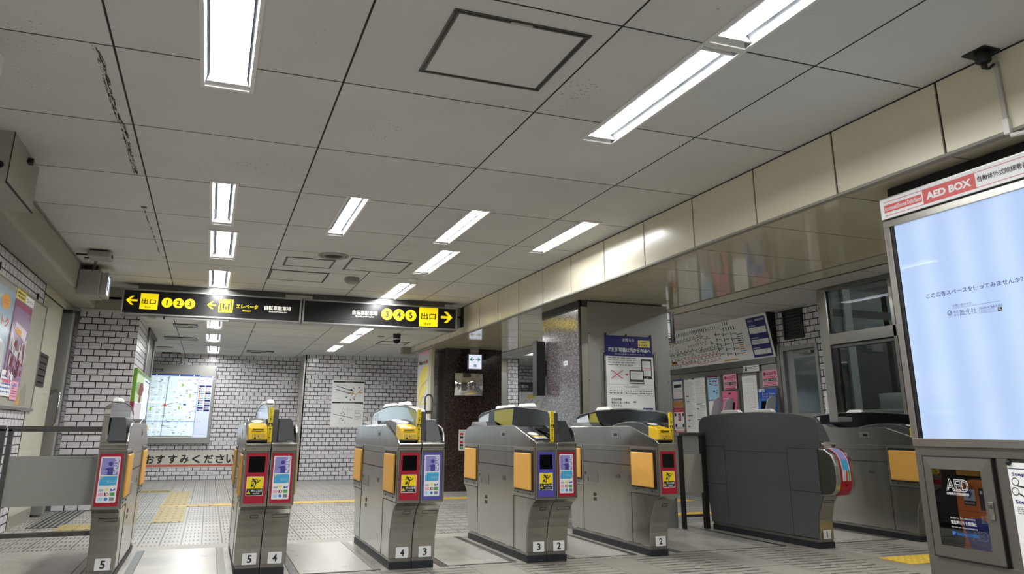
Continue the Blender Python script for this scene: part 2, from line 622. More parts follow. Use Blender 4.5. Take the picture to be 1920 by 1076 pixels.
mat('sign_yellow', '#e8c80a', 0.4, emit=0.75, ecol='#f7dc0a')
mat('sign_white', '#f4f2e6', 0.4, emit=0.8, ecol='#fbf7e6')
mat('sign_ink', '#15140c', 0.5)
mat('exit_lit', '#e9ecff', 0.4, emit=0.85, ecol='#dfe6ff')
mat('exit_green', '#16a070', 0.4, emit=0.25, ecol='#16a070')
mat('map_lit', '#dcebf4', 0.4, emit=0.50, ecol='#c4dde6')
mat('map_side', '#cfd9ee', 0.4, emit=0.42, ecol='#bccae8')
mat('map_line', '#6f848c', 0.5, emit=0.08, ecol='#a9bcc4')
mat('map_road', '#f6fbfd', 0.4, emit=0.6, ecol='#eef6fa')
mat('map_green', '#9ccb4a', 0.5, emit=0.3, ecol='#9ccb4a')
mat('notice_tile', '#cdcbbf', 0.25)
mat('stripe_red', '#c0594c', 0.4)
mat('brass', '#b99a55', 0.4, 0.3)
mat('tactile_tan', '#a2935f', 0.5, noise=0.1, nscale=20)
mat('tactile_yellow', '#d8b53a', 0.5, noise=0.12, nscale=25)
mat('yellow_line', '#c9a94e', 0.5, noise=0.1, nscale=12)
mat('concrete', '#a3a198', 0.5, noise=0.12, nscale=5)
mat('plate', '#b4b1aa', 0.33, 0.3, noise=0.14, nscale=2.2, rnoise=0.08)
mat('plate_rim', '#4d4c4a', 0.4, 0.8)
mat('office', '#8a9292', 0.7)
mat('office_dark', '#4a5152', 0.7)
mat('office_pale', '#c0c8c2', 0.7)
mat('mirror', '#e8e6e0', 0.02, 1.0)
mat('door_grey', '#8f9391', 0.4, 0.3)
mat('door_glass', '#3e4a4c', 0.12, coat=0.4)
mat('fin', '#b4b6bd', 0.25, noise=0.05)
mat('fin_white', '#c6ccd6', 0.25)
mat('green_frame', '#6f9a2c', 0.35)
mat('leaf_red', '#7c1830', 0.5)
mat('lime', '#c6dfae', 0.4)
mat('blush', '#d9cfdc', 0.4)
mat('poster_blue', '#a9c6de', 0.2, coat=0.5)
mat('poster_rose', '#b4567e', 0.2, coat=0.5)
mat('poster_violet', '#a586b0', 0.2, coat=0.5)
mat('poster_white', '#e3e3ea', 0.18, coat=0.5)
mat('maroon', '#8c1f45', 0.3)
mat('amber', '#e39a3a', 0.4)
mat('lemon', '#e9d96a', 0.4)
mat('scuff', '#5e5b54', 0.8)
granite('granite_grey', '#3d3a3b', '#6f6a6b', '#9a9495', 0.14, 150)
granite('granite_brown', '#1d1614', '#362824', '#5a4a44', 0.12, 110)
brick_mat('tile_y', 'xz', (0.0, 0.0), 0.141, 0.0775, 0.0062, '#e2dfe4', '#d9d6dc', '#17161c')
brick_mat('tile_x', 'yz', (0.0, 0.0), 0.141, 0.0775, 0.0062, '#e2dfe4', '#d9d6dc', '#17161c')
brick_mat('tile_shaded', 'xz', (0.05, 0.0), 0.30, 0.12, 0.004, '#8a8474', '#827c6d', '#1f1c18', rough=0.4)  # wall tile with the shade of the door recess put into its colour
brick_mat('ceiling_panel', 'xy', (-0.574 - 1.034 * 20, 3.548 - 0.9856 * 20), 1.034, 0.9856, 0.0055, '#d2d2cf', '#cbcbc8', '#1d1c1a', rough=0.75, shift=0.0, bump=0.2, spots=0.45, spot_scale=55, noise=0.1)
dash_floor(); groove_floor()
glass_mat('pane', '#e4eeec', 0.06)
glass_mat('smoke', '#2a2e30', 0.10)
glass_mat('clear', '#dfeaf0', 0.10)

# ------------------------------------------------------------------ the setting
ZC, ZB, ZS, ZR = 2.60, 2.32, 2.207, 2.415      # ceilings: front, back, beam soffit, right hall
# fluorescent fixtures: x0, x1, y0, y1, z, label
LIGHTS = [
    (-0.20, 0.038, 2.585, 3.835, ZC, 'wide recessed ceiling light nearest the viewer in the long row over the leftmost gate lane'),
    (1.905, 2.12, 2.565, 3.82, ZC, 'large recessed ceiling light beside the big square access hatch'),
    (1.905, 2.12, 1.285, 2.55, ZC, 'recessed ceiling light end to end with the one beside the hatch, cut by the frame'),
    (-0.155, 0.02, 5.46, 6.70, ZC, 'narrow ceiling light in the long row, next after the wide nearest one'),
    (0.80, 0.965, 5.46, 6.72, ZC, 'narrow ceiling light alone between the long row and the round air outlet'),
    (1.77, 1.93, 5.46, 6.68, ZC, 'narrow ceiling light just in front of a wider one, middle of the ceiling'),
    (2.74, 2.90, 5.46, 6.70, ZC, 'narrow ceiling light nearest the cream beam'),
    (-0.165, 0.075, 6.91, 8.13, ZC, 'square-looking ceiling light in the long row, second before the hanging exit signs'),
    (-0.175, 0.065, 8.77, 9.97, ZC, 'ceiling light in the long row just above the left exit sign'),
    (1.93, 2.13, 6.90, 8.12, ZC, 'ceiling light behind the narrow one in the middle, beside a rectangular hatch'),
    (1.93, 2.16, 8.75, 9.97, ZC, 'ceiling light just above the right exit sign'),
    (-0.17, 0.04, 10.55, 11.80, ZB, 'ceiling light seen just below the left exit sign'),
    (-0.18, 0.04, 12.48, 13.68, ZB, 'second ceiling light beyond the left exit sign'),
    (-0.17, 0.052, 14.40, 15.75, ZB, 'farthest ceiling light of the long row, near the lit map'),
    (1.88, 2.076, 10.52, 11.74, ZB, 'ceiling light seen just below the right exit sign'),
    (1.88, 2.076, 11.76, 12.99, ZB, 'ceiling light joined end to end with the one below the right exit sign'),
    (1.88, 2.04, 13.37, 14.57, ZB, 'short-looking ceiling light above the corner of the tiled back wall'),
    (5.95, 6.15, 13.6, 14.8, ZR, 'ceiling light in the far hall beyond the granite pillar'),
    (5.13, 5.29, 8.4, 9.65, ZR, 'ceiling light over the ticket machines, hidden above the beam edge'),
    (5.13, 5.29, 5.9, 7.15, ZR, 'ceiling light of the right hall mirrored in the upper office pane'),
    (5.13, 5.29, 3.4, 4.65, ZR, 'ceiling light of the right hall hidden behind the defibrillator cabinet'),
    (5.13, 5.29, 0.9, 2.15, ZR, 'ceiling light at the near end of the right hall, out of the frame'),
    (7.6, 7.8, 12.6, 13.8, ZR, 'ceiling light in the far hall hidden behind the granite pillar'),
    (-0.20, 0.038, -0.30, 0.95, ZC, 'ceiling light over the viewer, out of the frame'),
    (1.905, 2.12, -0.30, 0.95, ZC, 'ceiling light over the viewer near the defibrillator cabinet, out of the frame'),
    (-0.20, 0.038, -3.0, -1.75, ZC, 'ceiling light behind the viewer on the gate side, out of the frame'),
    (1.905, 2.12, -3.0, -1.75, ZC, 'ceiling light behind the viewer on the beam side, out of the frame'),
    (8.3, 8.5, 13.6, 14.8, ZR, 'ceiling light far to the right in the far hall, out of the frame'),
]
def holes(z):
    return [(a + 0.004, b - 0.004, c + 0.004, d - 0.004) for a, b, c, d, zz, _ in LIGHTS if zz == z]

mb = MB()
mb.cells(-1.68, 3.2, -6.0, 10.35, holes(ZC), lambda u, v: (u, v, ZC), 'ceiling_panel')
mb.box(-1.68, 3.2, -6.0, 10.35, ZC + 0.13, ZC + 0.16, 'plaster')
ceiling = struct(mb, 'ceiling')
mb = MB()     # torn-off tape marks on the ceiling
rnd = random.Random(3)
path = [(-0.654, 3.561), (-0.646, 3.744), (-0.649, 4.061), (-0.644, 4.429), (-0.629, 4.561), (-0.636, 4.962), (-0.636, 5.206), (-0.636, 5.474)]
path2 = [(-0.646, 6.348), (-0.647, 6.728), (-0.634, 7.354), (-0.627, 8.046)]
def scuff(path, n, w, a):
    L = [math.dist(p, q) for p, q in zip(path, path[1:])]
    for i in range(n):
        t = rnd.random() * sum(L); k = 0
        while t > L[k]: t -= L[k]; k += 1
        f = t / L[k]
        x = path[k][0] + (path[k + 1][0] - path[k][0]) * f + rnd.choice((-1, -0.7, 0.6, 1, 0.2)) * w * rnd.uniform(0.5, 1)
        y = path[k][1] + (path[k + 1][1] - path[k][1]) * f
        l = rnd.uniform(0.01, 0.06) * a; h = rnd.uniform(0.001, 0.0035); s = rnd.uniform(-0.004, 0.004)
        mb.add([(x - h, y, ZC - 0.0012), (x + s, y + l, ZC - 0.0012), (x + h + s, y + l, ZC - 0.0012), (x + h, y, ZC - 0.0012)], [(0, 1, 2, 3)], 'scuff')
scuff(path, 330, 0.014, 1.0); scuff(path2, 70, 0.006, 1.5)
mb.box(-0.667, -0.625, 6.33, 6.38, ZC - 0.002, ZC - 0.0005, 'scuff')
struct(mb, 'scuff_mark', ceiling)

mb = MB()
mb.cells(-2.0, 4.61, 10.35, 17.5, holes(ZB) + [(3.2, 4.61, 10.35, 13.3)], lambda u, v: (u, v, ZB), 'ceiling_panel')
mb.box(-1.68, 3.2, 10.35, 10.37, ZB, ZC, 'plaster')
mb.box(-2.0, 4.61, 10.35, 17.5, ZB + 0.13, ZB + 0.16, 'plaster')
struct(mb, 'ceiling_back')
mb = MB()
mb.cells(4.61, 12.0, -6.0, 17.5, holes(ZR), lambda u, v: (u, v, ZR), 'ceiling_panel')
mb.box(4.61, 12.0, -6.0, 17.5, ZR + 0.13, ZR + 0.16, 'plaster')
mb.box(4.60, 4.62, 13.3, 17.5, ZB, ZR, 'plaster')
struct(mb, 'ceiling_right')
mb = MB()
mb.box(5.34, 5.62, 1.0, 11.5, ZR - 0.012, ZR - 0.0005, 'beam_cream')
mb.box(5.62, 5.64, 1.0, 11.5, ZR - 0.016, ZR - 0.0005, 'soffit_seam')
struct(mb, 'trim_1')

# the big cream beam on the right: backing, face panels with gaps, polished soffit panels
mb = MB()
mb.box(3.203, 4.61, -6.0, 13.3, ZS + 0.004, ZC, 'beam_gap')
J = [2.48 + 0.6995 * k for k in range(-13, 17)]
J = [j for j in J if -6 < j < 13.3]
edges = [-6.0] + J + [13.3]
for a, b in zip(edges, edges[1:]):
    top = ZC - 0.012 if b <= 10.36 else ZB - 0.006
    mb.box(3.194, 3.206, a + 0.0075, b - 0.0075, ZS + 0.014, top, 'beam_cream')
    mb.box(3.235, 4.585, a + 0.006, b - 0.006, ZS, ZS + 0.006, 'soffit')
    mb.box(4.604, 4.614, a + 0.004, b - 0.004, ZS + 0.004, ZR, 'beam_cream')
mb.box(3.19, 3.232, -6.0, 13.3, ZS - 0.002, ZS + 0.012, 'plaster_dark')
mb.box(4.588, 4.618, -6.0, 13.3, ZS - 0.003, ZS + 0.004, 'plaster_dark')
mb.box(3.19, 4.615, 13.3, 13.32, ZS, ZR, 'beam_gap')
beam_right = struct(mb, 'beam_right')
mb = MB(); mb.box(3.05, 3.198, 13.22, 13.40, 2.205, 2.318, 'plaster_dark'); struct(mb, 'trim_2')

# left beam and the stepped box in front of it
mb = MB()
mb.prism([(-1.68, 2.33), (-1.45, 2.33), (-1.435, 2.345), (-1.43, 2.37), (-1.43, 2.6), (-1.68, 2.6)], 'y', 5.6, 10.6, 'plaster')
mb.box(-1.428, -1.412, 5.6, 10.35, 2.588, 2.599, 'plaster_dark')
struct(mb, 'beam_left', bevel=0.006)
mb = MB(); mb.box(-1.68, -1.23, 4.9, 5.6, 2.29, 2.599, 'plaster')
mb.box(-1.232, -1.2285, 4.9, 4.912, 2.29, 2.599, 'seam')
mb.box(-1.234, -1.222, 4.9, 5.6, 2.287, 2.294, 'seam')
o = struct(mb, 'trim_3')
mb = MB(); mb.tube([(-1.23, 5.29, 2.555), (-1.20, 5.29, 2.552)], 0.016, 'black'); mb.box(-1.23, -1.205, 5.26, 5.32, 2.53, 2.545, 'black')
mb.tube([(-1.275, 4.9, 2.39), (-1.275, 4.885, 2.39)], 0.02, 'black')
struct(mb, 'bracket', o)

# floor: one mesh, four finishes
mb = MB()
def fl(x0, x1, y0, y1, m):
    mb.add([(x0, y0, 0), (x1, y0, 0), (x1, y1, 0), (x0, y1, 0)], [(0, 1, 2, 3)], m)
fl(-2.4, 12, -6.0, 5.58, 'groove')
fl(-2.4, 12, 5.58, 7.06, 'plate')
fl(-2.4, 12, 7.06, 7.30, 'concrete')
fl(-2.4, 12, 7.30, 17.5, 'dash')
mb.box(-2.4, 12, -6.0, 17.5, -0.12, -0.02, 'concrete')
floor = struct(mb, 'floor')
for x0, x1 in ((-0.43, 0.20), (0.60, 1.20), (1.62, 2.20), (2.62, 3.20), (5.0, 5.86), (-1.6, -0.70), (3.55, 4.62)):
    mb = MB()
    mb.box(x0, x1, 5.60, 7.04, 0.0, 0.0025, 'plate_rim')
    mb.box(x0, x0 + 0.05, 5.605, 7.035, 0.002, 0.005, 'steel'); mb.box(x1 - 0.05, x1, 5.605, 7.035, 0.002, 0.005, 'steel')
    mb.box(x0 + 0.056, x1 - 0.056, 5.607, 7.033, 0.002, 0.006, 'plate')
    struct(mb, 'cover_plate', floor)

# tactile paving: guide strips and warning tiles
def tactile(name, label, x0, x1, y0, y1, m, kind, step=0.075, alongy=True):
    mb = MB(); mb.box(x0, x1, y0, y1, 0.0005, 0.004, m)
    if kind == 'bar':
        n = int((x1 - x0 if alongy else y1 - y0) / step)
        for i in range(n):
            c = (x0 if alongy else y0) + (i + 0.5) * ((x1 - x0) if alongy else (y1 - y0)) / n
            L0, L1 = (y0, y1) if alongy else (x0, x1)
            k = max(1, round((L1 - L0) / 0.30))
            for j in range(k):
                a = L0 + (L1 - L0) * j / k + 0.012; b = L0 + (L1 - L0) * (j + 1) / k - 0.012
                if alongy: mb.box(c - 0.012, c + 0.012, a, b, 0.003, 0.009, m)
                else: mb.box(a, b, c - 0.012, c + 0.012, 0.003, 0.009, m)
    if kind == 'dot':
        nx = max(1, round((x1 - x0) / 0.06)); ny = max(1, round((y1 - y0) / 0.06))
        for i in range(nx):
            for j in range(ny):
                mb.lathe([(0.017, 0.003), (0.015, 0.007), (0.010, 0.009), (0.0005, 0.009)], (x0 + (i + 0.5) * (x1 - x0) / nx, y0 + (j + 0.5) * (y1 - y0) / ny, 0), m, 8)
    return tag(mb.build(name), label, 'tactile paving', 'tactile paving on the concourse floor')
tactile('tactile_paving', 'tan guide strip with raised bars in the leftmost lane, near side of the brass strip', -0.455, -0.155, 9.02, 10.69, 'tactile_tan', 'bar')
tactile('tactile_paving', 'tan guide strip with raised bars between the brass strip and the lit map wall', -0.455, -0.155, 10.99, 13.2, 'tactile_tan', 'bar')
tactile('tactile_paving', 'tan guide strip crossing to the left in front of the lit map wall', -1.6, -0.46, 13.22, 13.50, 'tactile_tan', 'bar', alongy=False)
tactile('tactile_paving', 'small tan patch of tactile paving seen under the left barrier', -1.27, -0.94, 8.62, 9.12, 'tactile_tan', 'bar', step=0.11)
tactile('tactile_paving', 'plain yellow line across the floor behind the middle gates', 0.17, 4.2, 10.72, 11.01, 'yellow_line', 'flat')
tactile('tactile_paving', 'brass-studded strip across the end of the tan guide strip', -0.47, 0.17, 10.70, 10.98, 'brass', 'bar', step=0.12)
tactile('tactile_paving', 'bright yellow dotted warning tiles beside the defibrillator cabinet', 4.86, 5.76, 4.56, 4.868, 'tactile_yellow', 'dot')
tactile('tactile_paving', 'yellow dotted strip behind the short barrier by the ticket machines', 4.5, 6.3, 9.4, 9.7, 'tactile_yellow', 'dot')
tactile('tactile_paving', 'yellow strip just behind the short barrier at the pillar foot', 4.5, 6.3, 7.9, 8.15, 'tactile_yellow', 'dot')

# left wall
mb = MB()
mb.box(-1.80, -1.68, -6.0, 8.74, 0, 2.6, 'tile_x')
struct(mb, 'wall_left')
mb = MB()
mb.box(-1.80, -1.676, 8.741, 8.746, 0, 2.44, 'seam'); mb.box(-1.80, -1.674, 8.746, 9.78, 0.12, 2.225, 'cream_wall'); mb.box(-1.80, -1.676, 8.745, 9.78, 0, 0.12, 'plaster_dark')
mb.box(-1.80, -1.674, 8.745, 10.6, 2.245, 2.425, 'cream_wall')
mb.box(-1.80, -1.672, 8.745, 10.6, 2.425, 2.44, 'seam')
mb.box(-1.80, -1.68, 8.745, 9.78, 2.225, 2.245, 'seam')
mb.box(-2.4, -1.80, 9.6, 9.78, 0, 2.6, 'cream_wall')
mb.box(-1.80, -1.68, 9.78, 10.6, 2.44, 2.6, 'plaster')
struct(mb, 'trim_4')
mb = MB(); mb.box(-2.5, -2.4, 9.6, 10.7, 0, 2.6, 'tile_shaded'); mb.box(-2.4, -1.72, 10.14, 10.2, 0, 2.4, 'tile_shaded')
struct(mb, 'wall_recess')
mb = MB()
mb.box(-1.755, -1.60, 10.03, 10.14, 0.02, 2.22, 'steel_flat'); mb.box(-1.70, -1.66, 10.14, 10.61, 0.02, 2.22, 'steel_flat')
mb.box(-1.665, -1.652, 10.34, 10.37, 0.02, 2.22, 'steel_light'); mb.box(-1.80, -1.60, 9.95, 10.6, 2.215, 2.245, 'frame_dark')
d1 = struct(mb, 'door_1', bevel=0.004)
mb = MB(); mb.tube([(-1.70, 9.96, 1.32), (-1.64, 9.96, 1.34), (-1.60, 9.95, 1.30), (-1.60, 9.95, 0.98), (-1.63, 9.95, 0.93), (-1.70, 9.96, 0.93)], 0.013, 'chrome')
struct(mb, 'pull_handle', d1)

# tiled pier in front of the left corner, with the corner posts behind it
mb = MB()
mb.box(-1.62, -0.945, 10.6, 10.64, 0, ZC, 'tile_y')
mb.box(-0.985, -0.945, 10.641, 12.0, 0, ZC, 'tile_x'); mb.box(-0.9455, -0.9445, 10.599, 10.641, 0, ZC, 'ivory')
mb.box(-1.62, -0.99, 10.66, 12.0, 0, ZC, 'plaster')
struct(mb, 'pillar_tiled')
mb = MB()
mb.box(-1.0, -0.94, 12.0, 12.12, 0, ZB, 'frame_dark'); mb.box(-1.0, -0.93, 12.12, 12.34, 0, ZB, 'steel'); mb.box(-1.0, -0.95, 12.34, 13.3, 0, ZB, 'steel_dark')
mb.box(-1.0, -0.93, 13.3, 13.5, 0, ZB, 'steel'); mb.box(-1.0, -0.92, 12.0, 13.5, ZB - 0.05, ZB, 'frame_dark')
struct(mb, 'trim_5', bevel=0.004)

# back walls
mb = MB()
mb.box(-2.0, 1.62, 16.2, 16.3, 0, 2.6, 'tile_y')
struct(mb, 'wall_back')
mb = MB()
mb.box(1.62, 4.9, 15.4, 15.44, 0, 2.6, 'tile_y'); mb.box(1.62, 1.66, 15.4, 16.2, 0, 2.6, 'cream_wall'); mb.box(1.612, 1.635, 15.388, 15.41, 0, 2.6, 'alu')
mb.box(4.9, 5.9, 15.6, 15.7, 0, 2.6, 'cream_wall'); mb.box(5.74, 5.90, 15.57, 15.6, 0, 2.1, 'steel_flat')
mb.box(5.9, 6.15, 15.55, 15.6, 0, 2.6, 'tile_y'); mb.box(6.13, 6.155, 15.55, 17.2, 0, 2.6, 'alu')
mb.box(6.15, 12, 17.2, 17.3, 0, 2.6, 'tile_y')
struct(mb, 'wall_back_right')
mb = MB(); mb.box(-2.1, -2.0, 10.6, 16.3, 0, 2.6, 'tile_x'); struct(mb, 'wall_corner')
mb = MB(); mb.box(-2.4, 12, -6.1, -6.0, 0, 2.8, 'plaster'); struct(mb, 'wall_rear')
mb = MB(); mb.box(12, 12.1, -6, 17.3, 0, 2.8, 'plaster'); mb.box(6.75, 12, 11.5, 11.55, 0, 2.6, 'tile_y'); struct(mb, 'wall_far_right')

# granite pillar with steel cladding
mb = MB()
mb.box(3.41, 3.44, 6.96, 7.9, 0, ZS, 'granite_grey'); mb.box(3.44, 4.40, 6.97, 7.9, 0, ZS, 'granite_grey')
mb.box(3.405, 3.445, 6.96, 7.9, ZS - 0.09, ZS - 0.001, 'iron')
pg = struct(mb, 'pillar_granite', bevel=0.003)
mb = MB()
mb.box(3.445, 4.43, 6.925, 6.97, 0, ZS - 0.075, 'steel_flat'); mb.box(4.40, 4.43, 6.97, 7.88, 0, ZS - 0.075, 'steel_flat')
mb.box(3.49, 4.43, 6.922, 6.94, 0, ZS - 0.012, 'steel_flat')
for z in (0.45, 0.95, 1.41, 1.87): mb.tube([(3.497, 6.924, z), (3.497, 6.918, z)], 0.006, 'black', 8); mb.tube([(4.405, 6.924, z), (4.405, 6.918, z)], 0.006, 'black', 8)
struct(mb, 'steel_cladding', pg, bevel=0.003)
mb = MB(); mb.box(3.412, 3.484, 6.918, 6.955, 0, ZS - 0.07, 'steel_light'); mb.box(3.40, 3.412, 6.93, 6.962, 0, ZS, 'seam')
struct(mb, 'corner_strip', pg)

# brown granite pillar
mb = MB(); mb.box(3.49, 4.45, 12.03, 12.9, 0, ZS, 'granite_brown'); mb.box(3.70, 4.24, 12.022, 12.03, 0.02, 1.32, 'granite_brown')
struct(mb, 'pillar_brown', bevel=0.004)

# right hall: tiled wall, office front
XW = 6.75
mb = MB()
mb.cells(6.4, 11.5, 0, 2.6, [(7.30, 7.93, -0.01, 1.955)], lambda u, v: (XW, u, v), 'tile_x')
mb.box(XW + 0.12, XW + 0.2, 6.4, 11.6, 0, 2.6, 'plaster')
struct(mb, 'wall_right')
mb = MB()
mb.box(6.06, 6.12, -6.0, 4.2, 0, ZR, 'cream_wall'); mb.box(6.07, 6.14, 4.2, 6.49, 0, 1.02, 'steel_flat'); mb.box(6.10, 6.75, 6.45, 6.49, 0, ZR, 'tile_y')
struct(mb, 'wall_office')
mb = MB()
X0, X1 = 6.05, 6.13
for y0, y1, z0, z1, m in ((6.37, 6.49, 1.02, 2.40, 'steel_light'), (4.2, 4.32, 1.02, 2.40, 'steel_light'), (4.32, 6.37, 1.805, 1.915, 'steel_light'), (4.32, 6.37, 2.37, 2.41, 'steel'), (4.32, 6.37, 1.02, 1.07, 'steel')):
    mb.box(X0, X1, y0, y1, z0, z1, m)
mb.box(6.075, 6.115, 6.30, 6.37, 1.07, 1.805, 'frame_dark'); mb.box(6.07, 6.115, 4.32, 6.37, 1.765, 1.80, 'steel_dark')
mb.box(6.08, 6.115, 6.35, 6.37, 1.915, 2.37, 'black'); mb.box(6.05, 6.11, 5.50, 5.54, 1.02, 2.37, 'steel_light')
w1 = struct(mb, 'window_1', bevel=0.003)
OW = Fr((6.094, 0, 0), (0, -1, 0), (0, 0, 1))
mb = MB(); mb.frect(OW, -6.355, 1.915, -4.33, 2.37, 0, 'pane'); struct(mb, 'upper_pane', w1)
mb = MB(); mb.frect(OW, -6.31, 1.07, -4.33, 1.77, 0, 'pane'); struct(mb, 'lower_pane', w1)
mb = MB(); mb.box(6.068, 6.08, 6.30, 6.325, 1.30, 1.40, 'black'); struct(mb, 'catch', w1)
# office interior
mb = MB()
mb.box(8.9, 9.0, 2.5, 6.45, 0, ZR, 'office'); mb.box(6.12, 9.0, 2.4, 2.5, 0, ZR, 'office'); mb.box(6.13, 9.0, 6.40, 6.448, 0, 1.95, 'office_dark'); mb.box(6.13, 9.0, 6.40, 6.448, 1.95, ZR, 'office')
mb.box(6.30, 6.40, 6.37, 6.4, 0, ZR, 'office_pale'); mb.box(6.13, 9.0, 6.392, 6.4, 2.12, 2.2, 'office_dark')
struct(mb, 'wall_office_inside')

# grey steel door in the right wall
mb = MB()
mb.box(XW - 0.02, XW + 0.06, 7.90, 7.97, 0, 1.955, 'door_grey'); mb.box(XW - 0.02, XW + 0.06, 7.30, 7.345, 0, 1.955, 'door_grey'); mb.box(XW - 0.02, XW + 0.06, 7.345, 7.90, 1.905, 1.955, 'door_grey')
mb.box(XW + 0.02, XW + 0.05, 7.345, 7.90, 0.01, 1.905, 'door_grey')
d2 = struct(mb, 'door_2', bevel=0.003)
mb = MB(); mb.box(XW + 0.012, XW + 0.022, 7.36, 7.75, 1.145, 1.80, 'door_glass'); struct(mb, 'glass', d2)
mb = MB(); mb.box(XW - 0.03, XW + 0.02, 7.40, 7.58, 1.84, 1.875, 'steel'); mb.tube([(XW - 0.02, 7.42, 1.86), (XW - 0.10, 7.60, 1.855), (XW - 0.01, 7.74, 1.885)], 0.008, 'steel', 8); struct(mb, 'door_closer', d2)

# ------------------------------------------------------------------ ticket gates
GW, GL = 0.164, 1.70           # width of a half gate, length
PROFR = None
PROF = [(0.0, 0.447), (0.0, 0.797), (-0.010, 0.806), (-0.010, 0.836), (0.012, 0.846), (1.688, 0.846), (1.710, 0.836), (1.710, 0.806), (1.70, 0.797), (1.70, 0.447),
        (1.685, 0.437), (1.655, 0.418), (1.630, 0.390), (1.610, 0.345), (1.593, 0.28), (1.580, 0.20), (1.573, 0.068), (0.187, 0.068), (0.181, 0.17), (0.168, 0.24), (0.147, 0.295), (0.121, 0.345), (0.092, 0.39), (0.058, 0.42), (0.02, 0.438)]
PROFR = [(GL - a, b) for a, b in PROF]
SKIN = [(0.0, 0.80), (-0.006, 0.838), (0.03, 0.858), (0.40, 0.957), (0.45, 0.965), (1.55, 0.962), (1.64, 0.945), (1.692, 0.905), (1.706, 0.85), (1.70, 0.80)]
EF = Fr((0, 0, 0), (1, 0, 0), (0, 0, 1))                  # entry end, faces the viewer
XF = Fr((GW, GL, 0), (-1, 0, 0), (0, 0, 1))               # exit end
VE = Vector((0, -0.55, 0.835)); VX = Vector((0, 0.55, 0.835))
ES = Fr((0, 0.1025, 0.375), (1, 0, 0), VE)
XS = Fr((GW, GL - 0.1025, 0.375), (-1, 0, 0), VX)

def card_sticker(mb, fr, u0, v0, u1, v1, d):
    """white card-brand sticker: violet block with a figure, cyan block, nine small logos"""
    W, H = u1 - u0, v1 - v0
    mb.frround(fr, u0, v0, u1, v1, 0.006, d, 'white')
    a, b = u0 + 0.06 * W, u1 - 0.06 * W
    t0, t1 = v0 + 0.60 * H, v1 - 0.025 * H
    mb.frect(fr, a, t0, b, t1, d + 0.0004, 'lilac')
    mb.fpoly(fr, [(a + 0.42 * W, t0), (b, t0), (b, t1), (a + 0.62 * W, t1), (a + 0.62 * W, t0 + 0.5 * (t1 - t0))], d + 0.0006, 'lilac')
    mb.fdisc(fr, a + 0.46 * W, t0 + 0.66 * (t1 - t0), 0.115 * W, d + 0.0008, 'deep_blue', 16)
    mb.frect(fr, a + 0.34 * W, t0, a + 0.62 * W, t0 + 0.42 * (t1 - t0), d + 0.0008, 'deep_blue')
    mb.fpoly(fr, [(a + 0.16 * W, t0 + 0.36 * (t1 - t0)), (a + 0.5 * W, t0 + 0.46 * (t1 - t0)), (a + 0.62 * W, t0 + 0.42 * (t1 - t0)), (a + 0.34 * W, t0 + 0.30 * (t1 - t0))], d + 0.0009, 'deep_blue')
    mb.text(fr, 'PiTaPa', b - 0.24 * W, t0 + 0.04 * (t1 - t0), b - 0.03 * W, t1 - 0.04 * (t1 - t0), d + 0.0012, 'white', 0.02, rot=90)
    c0, c1 = v0 + 0.37 * H, v0 + 0.575 * H
    mb.frect(fr, a, c0, b, c1, d + 0.0004, 'faint_ink')
    mb.fpoly(fr, [(a, c0), (b - 0.16 * W, c0), (b, c0 + 0.25 * (c1 - c0)), (b, c1), (a + 0.22 * W, c1), (a, c1 - 0.45 * (c1 - c0))], d + 0.0006, 'cyan')
    mb.text(fr, 'ICOCA', a + 0.40 * W, c0 + 0.30 * (c1 - c0), b - 0.06 * W, c0 + 0.55 * (c1 - c0), d + 0.0009, 'sky_blue')
    cols = ['faint_ink', 'lemon', 'cobalt', 'pink_light', 'sign_red', 'green', 'sky_blue', 'azure', 'grey_ink']
    g0, g1 = v0 + 0.03 * H, v0 + 0.34 * H
    for i in range(9):
        r, c = divmod(i, 3)
        x = a + (c + 0.06) * (b - a) / 3; y = g1 - (r + 0.9) * (g1 - g0) / 3
        w, h = 0.84 * (b - a) / 3, 0.72 * (g1 - g0) / 3
        if i in (1, 7): mb.fdisc(fr, x + w / 2, y + h / 2, h * 0.5, d + 0.0005, cols[i], 12)
        elif i == 2: mb.fpoly(fr, [(x, y), (x + w, y + 0.2 * h), (x + w, y + 0.9 * h), (x + 0.5 * w, y + 0.4 * h), (x, y + 0.8 * h)], d + 0.0005, cols[i])
        elif i == 4:
            mb.frect(fr, x + 0.1 * w, y, x + 0.3 * w, y + h, d + 0.0005, 'ink'); mb.fring(fr, x + 0.65 * w, y + h / 2, h * 0.5, h * 0.2, d + 0.0006, cols[i], 10)
        else: mb.frect(fr, x, y, x + w, y + h * (0.6 if i == 0 else 1), d + 0.0005, cols[i])

